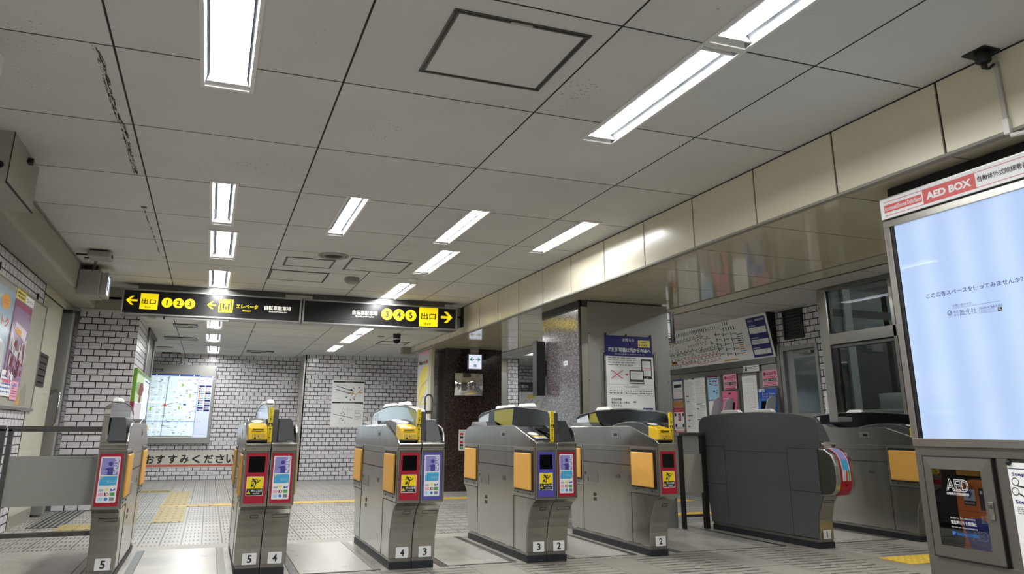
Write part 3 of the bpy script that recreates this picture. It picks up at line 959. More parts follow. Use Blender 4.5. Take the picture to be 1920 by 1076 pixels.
def stumble(mb, fr, cx, cy, s, d, m='ink'):
    """pictogram: a running figure tripping over a closing flap"""
    P = lambda pts: [(cx + a * s, cy + b * s) for a, b in pts]
    mb.fdisc(fr, cx - 0.22 * s, cy + 0.36 * s, 0.11 * s, d, m, 14)
    mb.fline(fr, P([(-0.12, 0.28), (0.10, -0.02)]), 0.19 * s, d, m)
    mb.fline(fr, P([(-0.10, 0.34), (0.16, 0.36), (0.26, 0.22)]), 0.075 * s, d + 0.0001, m)
    mb.fline(fr, P([(-0.14, 0.24), (-0.34, 0.12), (-0.42, 0.22)]), 0.075 * s, d + 0.0001, m)
    mb.fline(fr, P([(0.10, 0.02), (0.34, 0.10), (0.50, 0.30)]), 0.10 * s, d + 0.0001, m)
    mb.fline(fr, P([(0.08, -0.02), (0.02, -0.26), (-0.06, -0.50)]), 0.11 * s, d + 0.0001, m)
    mb.fpoly(fr, P([(-0.42, -0.42), (-0.14, -0.34), (-0.10, -0.08), (-0.38, -0.16)]), d, m)
    mb.fline(fr, P([(-0.34, -0.15), (-0.28, -0.02), (-0.18, 0.0), (-0.14, -0.10)]), 0.045 * s, d + 0.0001, m)

def tri(mb, fr, u, v, s, d):
    mb.fpoly(fr, [(u - s, v - 0.8 * s), (u + s, v - 0.8 * s), (u, v + s)], d, 'yellow')
    mb.frect(fr, u - 0.1 * s, v - 0.25 * s, u + 0.1 * s, v + 0.5 * s, d + 0.0003, 'ink'); mb.frect(fr, u - 0.1 * s, v - 0.6 * s, u + 0.1 * s, v - 0.4 * s, d + 0.0003, 'ink')

def half_gate(root, T, kind, ecol, xcol, num, entry=True, exit_=True, single=False):
    def B(mb, name, bevel=0.0, parent=None):
        mb.v = [T(v) for v in mb.v]
        o = mb.build(name, parent or root, world=False, bevel=bevel)
        return o
    g = GW - 0.0015
    # body: lower shell, side skin
    mb = MB(); mb.prism(PROF if entry else PROFR, 'x', 0.0, g, 'steel_gate')
    mb.prism([(a, b) for a, b in SKIN], 'x', -0.001, 0.012, 'steel_gate')
    B(mb, 'body', 0.006)
    mb = MB()           # seams, vents and catches of the passage side
    for z, y0, y1, h in ((0.655, 0.445, 1.31, 0.0035), (0.762, 0.445, 1.31, 0.0012), (0.447, 0.012, 0.44, 0.002), (0.447, 1.31, 1.69, 0.002), (0.798, -0.002, 0.02, 0.002)):
        mb.box(-0.0022, 0.0, y0, y1, z - h, z + h, 'seam')
    for y, z0, z1 in ((1.31, 0.07, 0.45), (0.44, 0.07, 0.45), (1.31, 0.80, 0.655)):
        mb.box(-0.0022, 0.0, y - 0.0018, y + 0.0018, z0, z1, 'seam')
    for z in (0.345, 0.385): mb.box(-0.0026, 0, 1.06, 1.11, z - 0.013, z + 0.013, 'frame_dark')
    mb.box(-0.0026, 0, 0.62, 0.68, 0.545, 0.575, 'steel_dark'); mb.box(-0.0024, 0, 1.02, 1.22, 0.49, 0.57, 'steel'); mb.box(-0.003, 0, 1.20, 1.215, 0.49, 0.53, 'black')
    mb.fdisc(Fr((-0.0025, 1.27, 0.553), (0, -1, 0), (0, 0, 1)), 0, 0, 0.013, 0.0004, 'steel_dark')
    mb.box(-0.0026, 0, 0.62, 0.74, 0.872, 0.925, 'steel_light'); mb.box(-0.0034, 0, 0.64, 0.70, 0.882, 0.905, 'black')
    for y0 in (0.30, 0.62, 0.93, 1.24): mb.box(-0.0022, 0, y0, y0 + 0.22, 0.070, 0.074, 'black')
    B(mb, 'side_seams')
    # flaps with their recesses
    for y0, y1, z0, z1, fy0, fy1 in ((0.072, 0.405, 0.503, 0.762, 0.016, 0.432), (1.345, 1.662, 0.508, 0.768, 1.312, 1.694)):
        mb = MB()
        f = Fr((-0.0005, 0, 0), (0, -1, 0), (0, 0, 1))
        mb.box(-0.0012, 0.0, fy0 + 0.014, fy1 - 0.014, 0.455, 0.792, 'black')
        mb.fframe(f, -fy1, 0.452, -fy0, 0.797, 0.015, 0.0, 0.004, 'steel_light')
        mb.box(-0.003, 0, fy0 + 0.014, fy1 - 0.014, 0.465, 0.492, 'steel')
        for y in (fy0 + 0.09, fy1 - 0.09): mb.tube([(-0.003, y, 0.478), (-0.006, y, 0.478)], 0.006, 'seam', 8)
        r = B(mb, 'flap_recess', 0.0015)
        mb = MB(); mb.box(-0.016, -0.002, y0, y1, z0, z1, 'pad')
        B(mb, 'flap', 0.008, r)
    # plinth
    k0, k1 = (0.185, 1.575) if entry else (GL - 1.575, GL - 0.185)
    mb = MB(); mb.box(0.006, g, k0, k1, 0, 0.046, 'kick'); mb.box(0.012, g, k0 + 0.011, k1 - 0.01, 0.046, 0.07, 'steel')
    B(mb, 'plinth', 0.002)
    # deck between skin and canopy
    mb = MB()
    top = [(0.02, 0.845), (0.03, 0.858), (0.40, 0.948), (0.46, 0.955), (1.30, 0.953), (1.36, 0.93), (1.60, 0.85)] if kind == 'ic' else \
          [(0.10, 0.845), (0.14, 0.955), (0.24, 0.985), (0.36, 1.000), (0.52, 0.998), (0.66, 0.985), (0.82, 0.955), (1.30, 0.953), (1.36, 0.93), (1.60, 0.85)]
    mb.prism(top, 'x', 0.012, g - 0.03, 'deck')
    B(mb, 'deck', 0.006)
    # cover over the exit end
    mb = MB()
    v = [(0.006, 1.672, 0.847), (0.128, 1.672, 0.847), (0.128, 1.10, 0.95), (0.012, 1.10, 0.95), (0.040, 1.615, 0.998), (0.126, 1.615, 0.998), (0.126, 1.24, 1.0), (0.040, 1.24, 1.0)]
    mb.add(v, [(0, 1, 2, 3), (4, 7, 6, 5), (0, 4, 5, 1), (1, 5, 6, 2), (2, 6, 7, 3), (3, 7, 4, 0)], 'plastic_dark')
    B(mb, 'exit_cover', 0.006)
    # entry furniture
    if kind == 'ticket':
        mb = MB(); mb.prism([(-0.006, 0.852), (0.004, 0.905), (0.022, 0.935), (0.045, 0.948), (0.09, 0.956), (0.15, 0.962), (0.15, 0.852)], 'x', 0.010, 0.132, 'yellow_housing')
        mb.prism([(-0.008, 0.845), (-0.008, 0.862), (0.2, 0.862), (0.2, 0.845)], 'x', 0.004, 0.136, 'black')
        h = B(mb, 'ticket_slot', 0.007)
        mb = MB(); f = Fr((0.010, -0.0055, 0.853), (1, 0, 0), Vector((0, 0.17, 0.985)))
        mb.frect(f, 0.028, 0.006, 0.106, 0.040, 0.0025, 'ink'); mb.frect(f, 0.0295, 0.0075, 0.1045, 0.0385, 0.003, 'yellow_housing')
        mb.text(f, '投入口', 0.058, 0.022, 0.101, 0.035, 0.0034, 'ink', 0.02); mb.text(f, 'TICKET IN', 0.058, 0.011, 0.098, 0.018, 0.0034, 'ink', 0.01)
        mb.fring(f, 0.044, 0.028, 0.007, 0.002, 0.0034, 'ink', 12); mb.fpoly(f, [(0.035, 0.010), (0.053, 0.010), (0.050, 0.021), (0.038, 0.021)], 0.0034, 'ink')
        B(mb, 'slot_lettering', 0, h)
        mb = MB(); mb.box(0.036, 0.106, -0.003, 0.016, 0.921, 0.928, 'black'); mb.box(0.030, 0.112, -0.002, 0.026, 0.916, 0.920, 'yellow')
        B(mb, 'slot_mouth', 0.001, h)
        mb = MB(); f = Fr((0.016, 0.142, 0.958), (1, 0, 0), Vector((0, 0.94, 0.30)))
        mb.fdisc(f, 0.056, 0.052, 0.042, 0.006, 'ivory', 24, 0.034); mb.frect(f, 0.006, -0.008, 0.106, 0.008, 0.005, 'yellow'); mb.frect(f, 0.0, -0.012, 0.112, 0.10, 0.0042, 'plastic_dark')
        B(mb, 'card_reader')
    else:
        mb = MB(); f = Fr((0.012, 0.03, 0.86), (1, 0, 0), Vector((0, 0.972, 0.236)))
        mb.frect(f, 0.0, 0.0, 0.122, 0.36, 0.002, 'plastic_dark')
        mb.frect(f, 0.012, 0.02, 0.110, 0.075, 0.0035, 'ivory'); mb.text(f, 'IC', 0.048, 0.044, 0.078, 0.070, 0.004, 'cobalt', 0.03); mb.text(f, '専用', 0.046, 0.024, 0.080, 0.039, 0.004, 'cobalt')
        mb.frect(f, 0.008, 0.082, 0.112, 0.098, 0.0035, 'yellow')
        mb.fdisc(f, 0.045, 0.16, 0.042, 0.004, 'ivory', 24, 0.05)
        B(mb, 'card_reader')
    # end panels
    if entry:
        mb = MB(); mb.frround(EF, 0.016, 0.464, 0.150, 0.775, 0.004, 0.002, ecol)
        p = B(mb, 'front_panel')
        mb = MB(); mb.frect(EF, 0.031, 0.655, 0.133, 0.755, 0.003, 'glossblack'); B(mb, 'display', 0, p)
        mb = MB()
        mb.frround(EF, 0.027, 0.511, 0.133, 0.629, 0.004, 0.0028, 'white'); mb.frect(EF, 0.030, 0.555, 0.130, 0.626, 0.0032, 'yellow'); mb.frect(EF, 0.030, 0.514, 0.130, 0.555, 0.0032, 'ink')
        stumble(mb, EF, 0.080, 0.590, 0.062, 0.0036)
        tri(mb, EF, 0.044, 0.533, 0.012, 0.0036)
        mb.text(EF, '脚にご注意', 0.060, 0.535, 0.126, 0.550, 0.0036, 'white', 0.02); mb.text(EF, 'CAUTION', 0.072, 0.520, 0.112, 0.529, 0.0036, 'white', 0.01)
        B(mb, 'caution_sticker', 0, p)
        mb = MB(); mb.fframe(ES, 0.074, -0.012, 0.122, 0.012, 0.002, 0.0, 0.0022, 'seam'); B(mb, 'inspection_plate')
        if num[0]:
            mb = MB(); mb.frround(Fr((0, 0.1815, 0), (1, 0, 0), (0, 0, 1)), 0.050, 0.072, 0.140, 0.142, 0.005, 0, 'white')
            mb.text(Fr((0, 0.1815, 0), (1, 0, 0), (0, 0, 1)), num[0], 0.082, 0.083, 0.110 if num[0] != '1' else 0.094, 0.130, 0.001, 'ink', 0.025)
            B(mb, 'number_plate')
    if exit_:
        mb = MB(); mb.frround(XF, 0.014, 0.464, 0.148, 0.775, 0.004, 0.002, xcol)
        p = B(mb, 'exit_panel')
        mb = MB(); card_sticker(mb, XF, 0.024, 0.486, 0.134, 0.757, 0.0028); B(mb, 'card_sticker', 0, p)
        mb = MB(); mb.fframe(XS, 0.045, -0.012, 0.150, 0.012, 0.002, 0.0, 0.0022, 'seam'); B(mb, 'inspection_plate')
        if num[1]:
            f = Fr((GW, GL - 0.1815, 0), (-1, 0, 0), (0, 0, 1))
            mb = MB(); mb.frround(f, 0.048, 0.072, 0.138, 0.142, 0.005, 0, 'white'); mb.text(f, num[1], 0.078, 0.083, 0.108, 0.130, 0.001, 'ink', 0.025)
            B(mb, 'number_plate')

ARCH = [(1.715, 0.952), (1.715, 0.985), (1.70, 1.045), (1.63, 1.07), (1.28, 1.100), (0.95, 1.110), (0.71, 1.110), (0.32, 1.086), (0.09, 1.062), (0.055, 1.045), (0.045, 1.015), (0.045, 0.845)]
def canopy(root, x0, x1, T, style='dark'):
    def B(mb, name, bevel=0.0, parent=None):
        mb.v = [T(v) for v in mb.v]; return mb.build(name, parent or root, world=False, bevel=bevel)
    mb = MB()
    poly = [(a, b - 0.004) for a, b in ARCH if b > 0.95] + [(0.045, 0.90), (0.40, 0.945)]
    mb.prism(poly, 'x', x0 + 0.004, x1 - 0.004, 'tint' if style == 'pale' else 'glossblack')
    for xs, sgn in ((x0 + 0.004, -1), (x1 - 0.004, 1)):
        if style in ('olive', 'small', 'pale'):
            q = {'olive': [(1.28, 1.094), (0.80, 1.102), (0.84, 0.962), (1.03, 0.962), (1.27, 1.005)], 'small': [(1.46, 1.07), (1.30, 1.085), (1.22, 0.985), (1.30, 0.965), (1.42, 0.965)], 'pale': [(0.36, 1.082), (0.10, 1.058), (0.10, 0.93), (0.16, 1.0), (0.30, 1.06)]}[style]
            mb.add([(xs + sgn * 0.0008, a, b) for a, b in q], [tuple(range(5)) if sgn < 0 else tuple(range(4, -1, -1))], 'olive')
        q = [(1.70, 1.03), (1.42, 1.075), (1.44, 0.968), (1.705, 0.968)]
        mb.add([(xs + sgn * 0.0008, a, b) for a, b in q], [(0, 1, 2, 3) if sgn < 0 else (3, 2, 1, 0)], 'fin_white')
    c = B(mb, 'canopy')
    mb = MB()           # bright rim along the arch
    for (a, b), (c2, d) in zip(ARCH, ARCH[1:]):
        n = Vector((0, -(d - b), (c2 - a))).normalized() * -1
        w = 0.006
        v = []
        for x in (x0, x1):
            v += [(x, a, b), (x, c2, d), (x, c2 + n.y * w, d + n.z * w), (x, a + n.y * w, b + n.z * w)]
        mb.add(v, [(0, 1, 2, 3), (7, 6, 5, 4), (0, 4, 5, 1), (1, 5, 6, 2), (2, 6, 7, 3), (3, 7, 4, 0)], 'steel_light')
    B(mb, 'canopy_rim', 0, c)

def blob(root, x, y0, y1, T, z=1.105):
    mb = MB()
    v = [(x - 0.028, y0, z), (x + 0.028, y0, z), (x + 0.028, y1, z), (x - 0.028, y1, z), (x - 0.018, y0 + 0.03, z + 0.03), (x + 0.018, y0 + 0.03, z + 0.03), (x + 0.018, y1 - 0.03, z + 0.03), (x - 0.018, y1 - 0.03, z + 0.03)]
    mb.add([T(q) for q in v], [(0, 3, 2, 1), (4, 5, 6, 7), (0, 1, 5, 4), (1, 2, 6, 5), (2, 3, 7, 6), (3, 0, 4, 7)], 'ivory')
    mb.build('sensor', root, world=False, bevel=0.008)

def strip(root, x0, T):
    mb = MB(); mb.box(x0, x0 + 0.027, 0.030, 0.046, 0.845, 1.066, 'yellow')
    f = Fr((x0, 0.030, 0), (1, 0, 0), (0, 0, 1))
    mb.frect(f, 0, 0.945, 0.027, 0.968, 0.0006, 'ink'); tri(mb, f, 0.0135, 0.956, 0.009, 0.001)
    mb.text(f, 'とびこえ禁止', 0.006, 0.973, 0.021, 1.058, 0.0008, 'ink', 0.02, rot=90); mb.text(f, '通り抜け禁止', 0.006, 0.852, 0.021, 0.938, 0.0008, 'ink', 0.02, rot=90)
    mb.v = [T(v) for v in mb.v]
    mb.build('caution_strip', root, world=False)

I_ = lambda v: tuple(v)
GATES = 'ticket gates across the concourse'
def double_gate(loc, kind, ecol, xcol, numL, numR, label, style='dark'):
    W = 2 * GW
    root = thing('ticket_gate', label, 'ticket gate', loc, 0, GATES)
    R = lambda v: (W - v[0], GL - v[1], v[2])
    half_gate(root, I_, kind, ecol, xcol, (numL, None), exit_=False)
    half_gate(root, R, kind, ecol, xcol, (None, numR), entry=False)
    canopy(root, GW - 0.030, GW + 0.032, I_, style)
    for y0, y1 in ((0.985, 1.27), (0.86, 0.98), (0.41, 0.73)): blob(root, GW, y0, y1, I_)
    strip(root, GW - 0.030, I_)
    mb = MB(); mb.box(GW + 0.002, GW + 0.034, 0.032, 0.05, 0.845, 1.055, 'steel_dark'); mb.build('post', root, world=False, bevel=0.004)
    return root
double_gate((0.237, 5.47, 0), 'ticket', 'red_panel', 'red_panel', '5', '4', 'double steel ticket gate numbered 5 and 4 with two red end panels', 'pale')
double_gate((1.243, 5.405, 0), 'ticket', 'red_panel', 'blue_panel', '4', '3', 'double steel ticket gate numbered 4 and 3 with one violet end panel', 'pale')
double_gate((2.247, 5.35, 0), 'ic', 'blue_panel', 'red_panel', '3', '2', 'double steel ticket gate numbered 3 and 2 with a white card reader', 'olive')

g2 = thing('ticket_gate', 'single steel ticket gate numbered 2, nearest the granite pillar with the notice', 'ticket gate', (3.252, 5.31, 0), 0, GATES)
half_gate(g2, I_, 'ticket', 'red_panel', 'red_panel', ('2', None), exit_=False)
canopy(g2, GW - 0.032, GW, I_, 'small'); strip(g2, GW - 0.030, I_)
for y0, y1 in ((1.0, 1.28),): blob(g2, GW - 0.016, y0, y1, I_)

g5 = thing('ticket_gate', 'single steel ticket gate numbered 5 at the end of the left barrier', 'ticket gate', (-0.632, 5.545, 0), 0, GATES)
R1 = lambda v: (GW - v[0], GL - v[1], v[2])
half_gate(g5, R1, 'ticket', 'red_panel', 'red_panel', (None, '5'), entry=False)
canopy(g5, 0.0, 0.034, I_)
blob(g5, 0.02, 0.41, 0.73, I_)

gr = thing('ticket_gate', 'steel ticket gate half hidden by the defibrillator cabinet, along the office window', 'ticket gate', (5.885, 5.22, 0), -0.03, GATES)
half_gate(gr, I_, 'ticket', 'red_panel', 'red_panel', (None, None), exit_=False)
canopy(gr, GW - 0.032, GW, I_)
blob(gr, GW - 0.016, 0.82, 1.03, I_)

# gate 1: plain dark back towards us, rounded nose with a red band
g1 = thing('ticket_gate', 'gate numbered 1 with a plain dark steel back and a rounded red-banded nose', 'ticket gate', (4.772, 5.25, 0), 0.028, GATES)
BK = [(0.0, 0.995), (0.05, 1.034), (0.28, 1.071), (0.72, 1.093), (1.00, 1.093), (1.47, 1.074), (1.60, 1.050), (1.645, 1.015), (1.66, 0.921), (1.645, 0.43), (1.60, 0.33), (1.55, 0.20), (1.535, 0.068), (0.13, 0.075), (0.11, 0.26), (0.03, 0.43), (0.03, 0.785)]
mb = MB(); mb.prism(BK, 'x', 0.0, 0.022, 'back_grey'); bk = mb.build('back_panel', g1, world=False, bevel=0.006)
mb = MB()
for y0, y1, z in ((0.405, 0.92, 0.744), (0.92, 1.27, 0.742), (0.03, 0.405, 0.785), (1.27, 1.60, 0.782), (0.03, 0.40, 0.438), (1.265, 1.62, 0.429)):
    mb.box(-0.0012, 0, y0, y1, z - 0.0016, z + 0.0016, 'seam')
for y, z0, z1 in ((0.405, 0.075, 0.785), (1.268, 0.10, 0.782), (0.035, 0.44, 0.785)):
    mb.box(-0.0012, 0, y - 0.0014, y + 0.0014, z0, z1, 'seam')
mb.build('panel_seams', bk, world=False)
mb = MB()
for (a, b), (c2, d) in zip(BK[:9], BK[1:9]):
    n = Vector((0, -(d - b), (c2 - a))).normalized()
    v = []
    for x in (0.001, 0.028): v += [(x, a, b), (x, c2, d), (x, c2 + n.y * 0.005, d + n.z * 0.005), (x, a + n.y * 0.005, b + n.z * 0.005)]
    mb.add(v, [(0, 1, 2, 3), (7, 6, 5, 4), (0, 4, 5, 1), (1, 5, 6, 2), (2, 6, 7, 3), (3, 7, 4, 0)], 'steel_light')
mb.build('edge_trim', g1, world=False)
mb = MB()
mb.prism([(0.02, 0.43), (0.02, 0.80), (0.0, 0.825), (0.02, 0.84), (1.62, 0.84), (1.62, 0.43), (1.55, 0.30), (1.53, 0.068), (0.14, 0.068), (0.135, 0.22), (0.10, 0.34), (0.05, 0.41)], 'x', 0.022, 0.178, 'steel_gate')
mb.build('body', g1, world=False, bevel=0.006)
NOSE = [(0.06, 0.792), (-0.03, 0.785), (-0.09, 0.755), (-0.125, 0.70), (-0.14, 0.62), (-0.138, 0.54), (-0.115, 0.465), (-0.07, 0.428), (0.0, 0.418), (0.06, 0.418)]
mb = MB(); mb.prism(NOSE, 'x', 0.0, 0.196, 'steel_gate', True); ns = mb.build('nose', g1, world=False, bevel=0.008)
mb = MB()
def nose_strip(i0, i1, x0, x1, off, m):
    for (a, b), (c2, d) in zip(NOSE[i0:i1], NOSE[i0 + 1:i1 + 1]):
        n = Vector((0, (d - b), -(c2 - a))).normalized()
        mb.add([(x0, a + n.y * off, b + n.z * off), (x0, c2 + n.y * off, d + n.z * off), (x1, c2 + n.y * off, d + n.z * off), (x1, a + n.y * off, b + n.z * off)], [(0, 1, 2, 3)], m)
nose_strip(0, 9, 0.045, 0.160, 0.002, 'red_panel'); nose_strip(0, 5, 0.062, 0.144, 0.003, 'white')
mb.build('red_band', ns, world=False)
mb = MB()
nose_strip(1, 3, 0.068, 0.138, 0.004, 'lilac'); nose_strip(3, 4, 0.068, 0.138, 0.004, 'cyan')
for i in range(3):
    nose_strip(4, 5, 0.070 + i * 0.025, 0.088 + i * 0.025, 0.004, ('faint_ink', 'sign_red', 'green')[i])
mb.box(0.092, 0.112, -0.134, -0.128, 0.505, 0.517, 'black')
mb.build('card_sticker', ns, world=False)
mb = MB(); mb.prism([(0.05, 0.842), (0.12, 0.98), (0.17, 0.998), (0.9, 0.998), (0.9, 0.842)], 'x', 0.026, 0.165, 'plastic_dark'); mb.build('exit_cover', g1, world=False, bevel=0.005)
mb = MB(); mb.box(0.004, 0.178, 0.135, 1.53, 0, 0.046, 'kick'); mb.box(0.01, 0.172, 0.142, 1.525, 0.046, 0.07, 'steel'); mb.build('plinth', g1, world=False, bevel=0.002)
mb = MB(); f = Fr((0.0, 0.134, 0), (1, 0, 0), (0, 0, 1)); mb.frround(f, 0.058, 0.074, 0.142, 0.142, 0.004, 0.001, 'white'); mb.text(f, 'I', 0.096, 0.083, 0.104, 0.132, 0.002, 'ink', 0.02); mb.build('number_plate', g1, world=False)
mb = MB(); mb.fframe(Fr((0, 0.10, 0.34), (1, 0, 0), Vector((0, -0.58, 0.81))), 0.055, 0.02, 0.15, 0.045, 0.002, 0.0, 0.002, 'seam'); mb.build('inspection_plate', g1, world=False)
for y0, y1 in ((1.02, 1.32), (0.56, 0.85)): blob(g1, 0.04, y0, y1, I_, 1.092)

# barriers
t = thing('barrier', 'grey steel barrier with a flat infill panel on the left of the gates', 'barrier', (-0.93, 5.9, 0))
mb = MB(); mb.box(-1.178, -0.655, 5.895, 5.905, 0.447, 0.753, 'housing_grey'); mb.build('infill_panel', t)
mb = MB(); mb.box(-1.21, -0.64, 5.88, 5.92, 0.905, 0.941, 'steel_dark'); mb.build('top_rail', t, bevel=0.003)
mb = MB(); mb.box(-1.18, -0.64, 5.885, 5.915, 0.262, 0.290, 'steel_dark'); mb.build('bottom_rail', t, bevel=0.003)
mb = MB(); mb.box(-1.205, -1.178, 5.88, 5.92, 0, 0.925, 'steel_dark'); mb.build('post', t, bevel=0.003)
t = thing('barrier', 'end post of a second steel barrier, cut by the left edge of the frame', 'barrier', (-1.4, 5.9, 0))
mb = MB(); mb.box(-1.66, -1.222, 5.88, 5.92, 0.907, 0.944, 'steel_dark'); mb.build('top_rail', t, bevel=0.003)
mb = MB(); mb.box(-1.66, -1.262, 5.885, 5.915, 0.262, 0.290, 'steel_dark'); mb.build('bottom_rail', t, bevel=0.003)
mb = MB(); mb.box(-1.262, -1.222, 5.88, 5.92, 0, 0.925, 'steel_dark'); mb.build('post', t, bevel=0.003)
t = thing('barrier', 'short dark steel barrier between the granite pillar and gate 1', 'barrier', (4.6, 6.83, 0))
mb = MB(); mb.box(4.445, 4.722, 6.805, 6.855, 0.878, 0.908, 'steel_dark'); mb.build('top_rail', t, bevel=0.003)
mb = MB(); mb.box(4.445, 4.68, 6.815, 6.845, 0.112, 0.135, 'steel_dark'); mb.build('bottom_rail', t, bevel=0.003)
mb = MB(); mb.box(4.675, 4.722, 6.805, 6.855, 0, 0.88, 'frame_dark'); mb.build('post', t, bevel=0.003)
mb = MB(); mb.box(4.425, 4.455, 6.805, 6.855, 0, 0.88, 'frame_dark'); mb.build('post', t, bevel=0.003)
mb = MB(); mb.box(4.460, 4.676, 6.823, 6.837, 0.332, 0.70, 'plaster'); mb.build('infill_panel', t, bevel=0.003)
# chrome hoop behind the middle gate
t = thing('hoop_barrier', 'dark steel hoop rail standing behind the gate numbered 4 and 3', 'barrier', (2.73, 10.2, 0))
mb = MB()
mb.tube([(2.68, 10.2, 0), (2.68, 10.2, 1.32)] + [(2.73 - 0.05 * math.cos(a), 10.2, 1.32 + 0.06 * math.sin(a)) for a in [PI * k / 8 for k in range(1, 8)]] + [(2.78, 10.2, 1.32), (2.78, 10.2, 0)], 0.012, 'steel_dark', 10)
mb.build('hoop', t)
mb = MB(); mb.box(2.685, 2.775, 10.19, 10.21, 1.13, 1.17, 'steel_dark'); mb.build('crossbar', t)

# ------------------------------------------------------------------ recessed fluorescent lights
def fixture(x0, x1, y0, y1, z, label):
    t = thing('ceiling_light', label, 'ceiling light', ((x0 + x1) / 2, (y0 + y1) / 2, z), 0, 'recessed fluorescent ceiling lights')
    mb = MB(); r = 0.012
    f = Fr((0, 0, z), (1, 0, 0), (0, -1, 0))          # faces down
    for a, b, c, d in ((x0 - 0.008, x0 + r, y0 - 0.008, y1 + 0.008), (x1 - r, x1 + 0.008, y0 - 0.008, y1 + 0.008), (x0 + r, x1 - r, y0 - 0.008, y0 + r), (x0 + r, x1 - r, y1 - r, y1 + 0.008)):
        mb.box(a, b, c, d, z - 0.006, z + 0.003, 'fixture_rim')
    mb.build('frame', t)
    mb = MB()
    a0, a1, b0, b1 = x0 + r, x1 - r, y0 + r, y1 - r
    w = (a1 - a0); h = 0.062
    c = (x0 + x1) / 2; hw = w * (0.40 if x0 < -0.15 and y0 < 3 and w > 0.2 else 0.27)
    i0, i1 = c - hw - 0.003, c + hw + 0.003
    P = [(a0, b0, z), (a1, b0, z), (a1, b1, z), (a0, b1, z), (i0, b0 + 0.05, z + h), (i1, b0 + 0.05, z + h), (i1, b1 - 0.05, z + h), (i0, b1 - 0.05, z + h)]
    mb.add(P, [(4, 7, 6, 5), (1, 2, 6, 5), (3, 0, 4, 7)], 'reflector'); mb.add(P, [(0, 1, 5, 4), (2, 3, 7, 6)], 'fixture_rim')  # end slopes coloured paler to look lit, as the bar's light misses them
    mb.build('reflector', t)
    mb = MB(); mb.box(c - hw, c + hw, b0 + 0.045, b1 - 0.045, z + 0.0235, z + 0.06, 'fixture_rim'); bar = mb.build('light_bar', t)
    mb = MB(); mb.add([(c + sx * hw, yy, z + 0.023) if sx else (c, yy, z + 0.015) for sx in (-1, 0, 1) for yy in (b0 + 0.05, b1 - 0.05)], [(0, 1, 3, 2), (2, 3, 5, 4)], 'tube'); mb.build('diffuser', bar)
    for y in (b0 + 0.045, b1 - 0.045):
        mb = MB(); mb.prism([(c - w * 0.46, z + 0.004), (c + w * 0.46, z + 0.004), (c + hw, z + 0.06), (c - hw, z + 0.06)], 'y', y - 0.006, y + 0.006, 'fixture_rim'); mb.build('end_cap', t)
for L in LIGHTS: fixture(*L)

# ------------------------------------------------------------------ hanging exit signs
YS = 9.9
SF = Fr((0, YS - 0.001, 0), (1, 0, 0), (0, 0, 1))
def sign_box(label, x0, x1, z0, z1):
    t = thing('exit_sign', label, 'sign', ((x0 + x1) / 2, YS + 0.12, z1), 0, 'hanging station signs')
    mb = MB()
    mb.fframe(SF, x0, z0, x1, z1, 0.020, -0.012, 0.010, 'alu'); mb.box(x0, x1, YS + 0.012, YS + 0.24, z0, z1, 'alu')
    mb.build('housing', t, bevel=0.004)
    mb = MB(); mb.frect(SF, x0 + 0.02, z0 + 0.02, x1 - 0.02, z1 - 0.02, -0.002, 'sign_black'); p = mb.build('face_panel', t)
    return t, p
def arrow(mb, f, x, z, w, h, d, m, left=True):
    s = -1 if left else 1
    tip = x + s * w / 2; tail = x - s * w / 2; t = h * 0.22
    mb.fline(f, [(tail, z), (tip - s * t * 0.6, z)], t, d, m)
    for sz in (-1, 1):
        q = [(tip, z), (tip - s * w * 0.46, z + sz * h / 2), (tip - s * w * 0.46 - s * t * 1.35, z + sz * h / 2), (tip - s * t * 1.4, z)]
        area = sum(q[i][0] * q[(i + 1) % 4][1] - q[(i + 1) % 4][0] * q[i][1] for i in range(4))
        mb.fpoly(f, q if area > 0 else q[::-1], d, m)
def exit_block(mb, x0, z0, x1, z1, jx0, jx1, jz0, jz1, ex0, ex1, ez0, ez1):
    mb.frect(SF, x0, z0, x1, z1, 0.001, 'sign_yellow')
    mb.text(SF, '出口', jx0, jz0, jx1, jz1, 0.002, 'sign_ink', 0.02); mb.text(SF, 'Exit', ex0, ez0, ex1, ez1, 0.002, 'sign_ink', 0.01)
def num(mb, n, x, z, r):
    mb.fdisc(SF, x, z, r, 0.001, 'sign_yellow', 28)
    mb.text(SF, n, x - r * 0.42, z - r * 0.55, x + r * 0.42, z + r * 0.55, 0.0025, 'sign_ink', 0.03, keep=True)

def part(name, fn):
    global mb
    mb = MB(); fn(); mb.build(name, p)
t, p = sign_box('left hanging black sign with yellow arrow, exit 1 2 3 and elevator', -1.107, 0.951, 2.219, 2.526)
part('arrow', lambda: arrow(mb, SF, -1.0, 2.386, 0.125, 0.106, 0.001, 'sign_yellow'))
part('exit_block', lambda: exit_block(mb, -0.909, 2.289, -0.714, 2.477, -0.892, -0.738, 2.352, 2.412, -0.848, -0.784, 2.303, 2.323))
for n, x in (('1', -0.615), ('2', -0.489), ('3', -0.362)): part('number_disc', lambda: num(mb, n, x, 2.380, 0.060))
part('arrow', lambda: arrow(mb, SF, -0.115, 2.380, 0.10, 0.092, 0.001, 'sign_yellow'))
mb = MB()
mb.frect(SF, -0.033, 2.299, 0.132, 2.461, 0.001, 'sign_yellow'); mb.frect(SF, -0.018, 2.31, -0.006, 2.45, 0.002, 'sign_ink'); mb.frect(SF, 0.105, 2.31, 0.117, 2.45, 0.002, 'sign_ink')
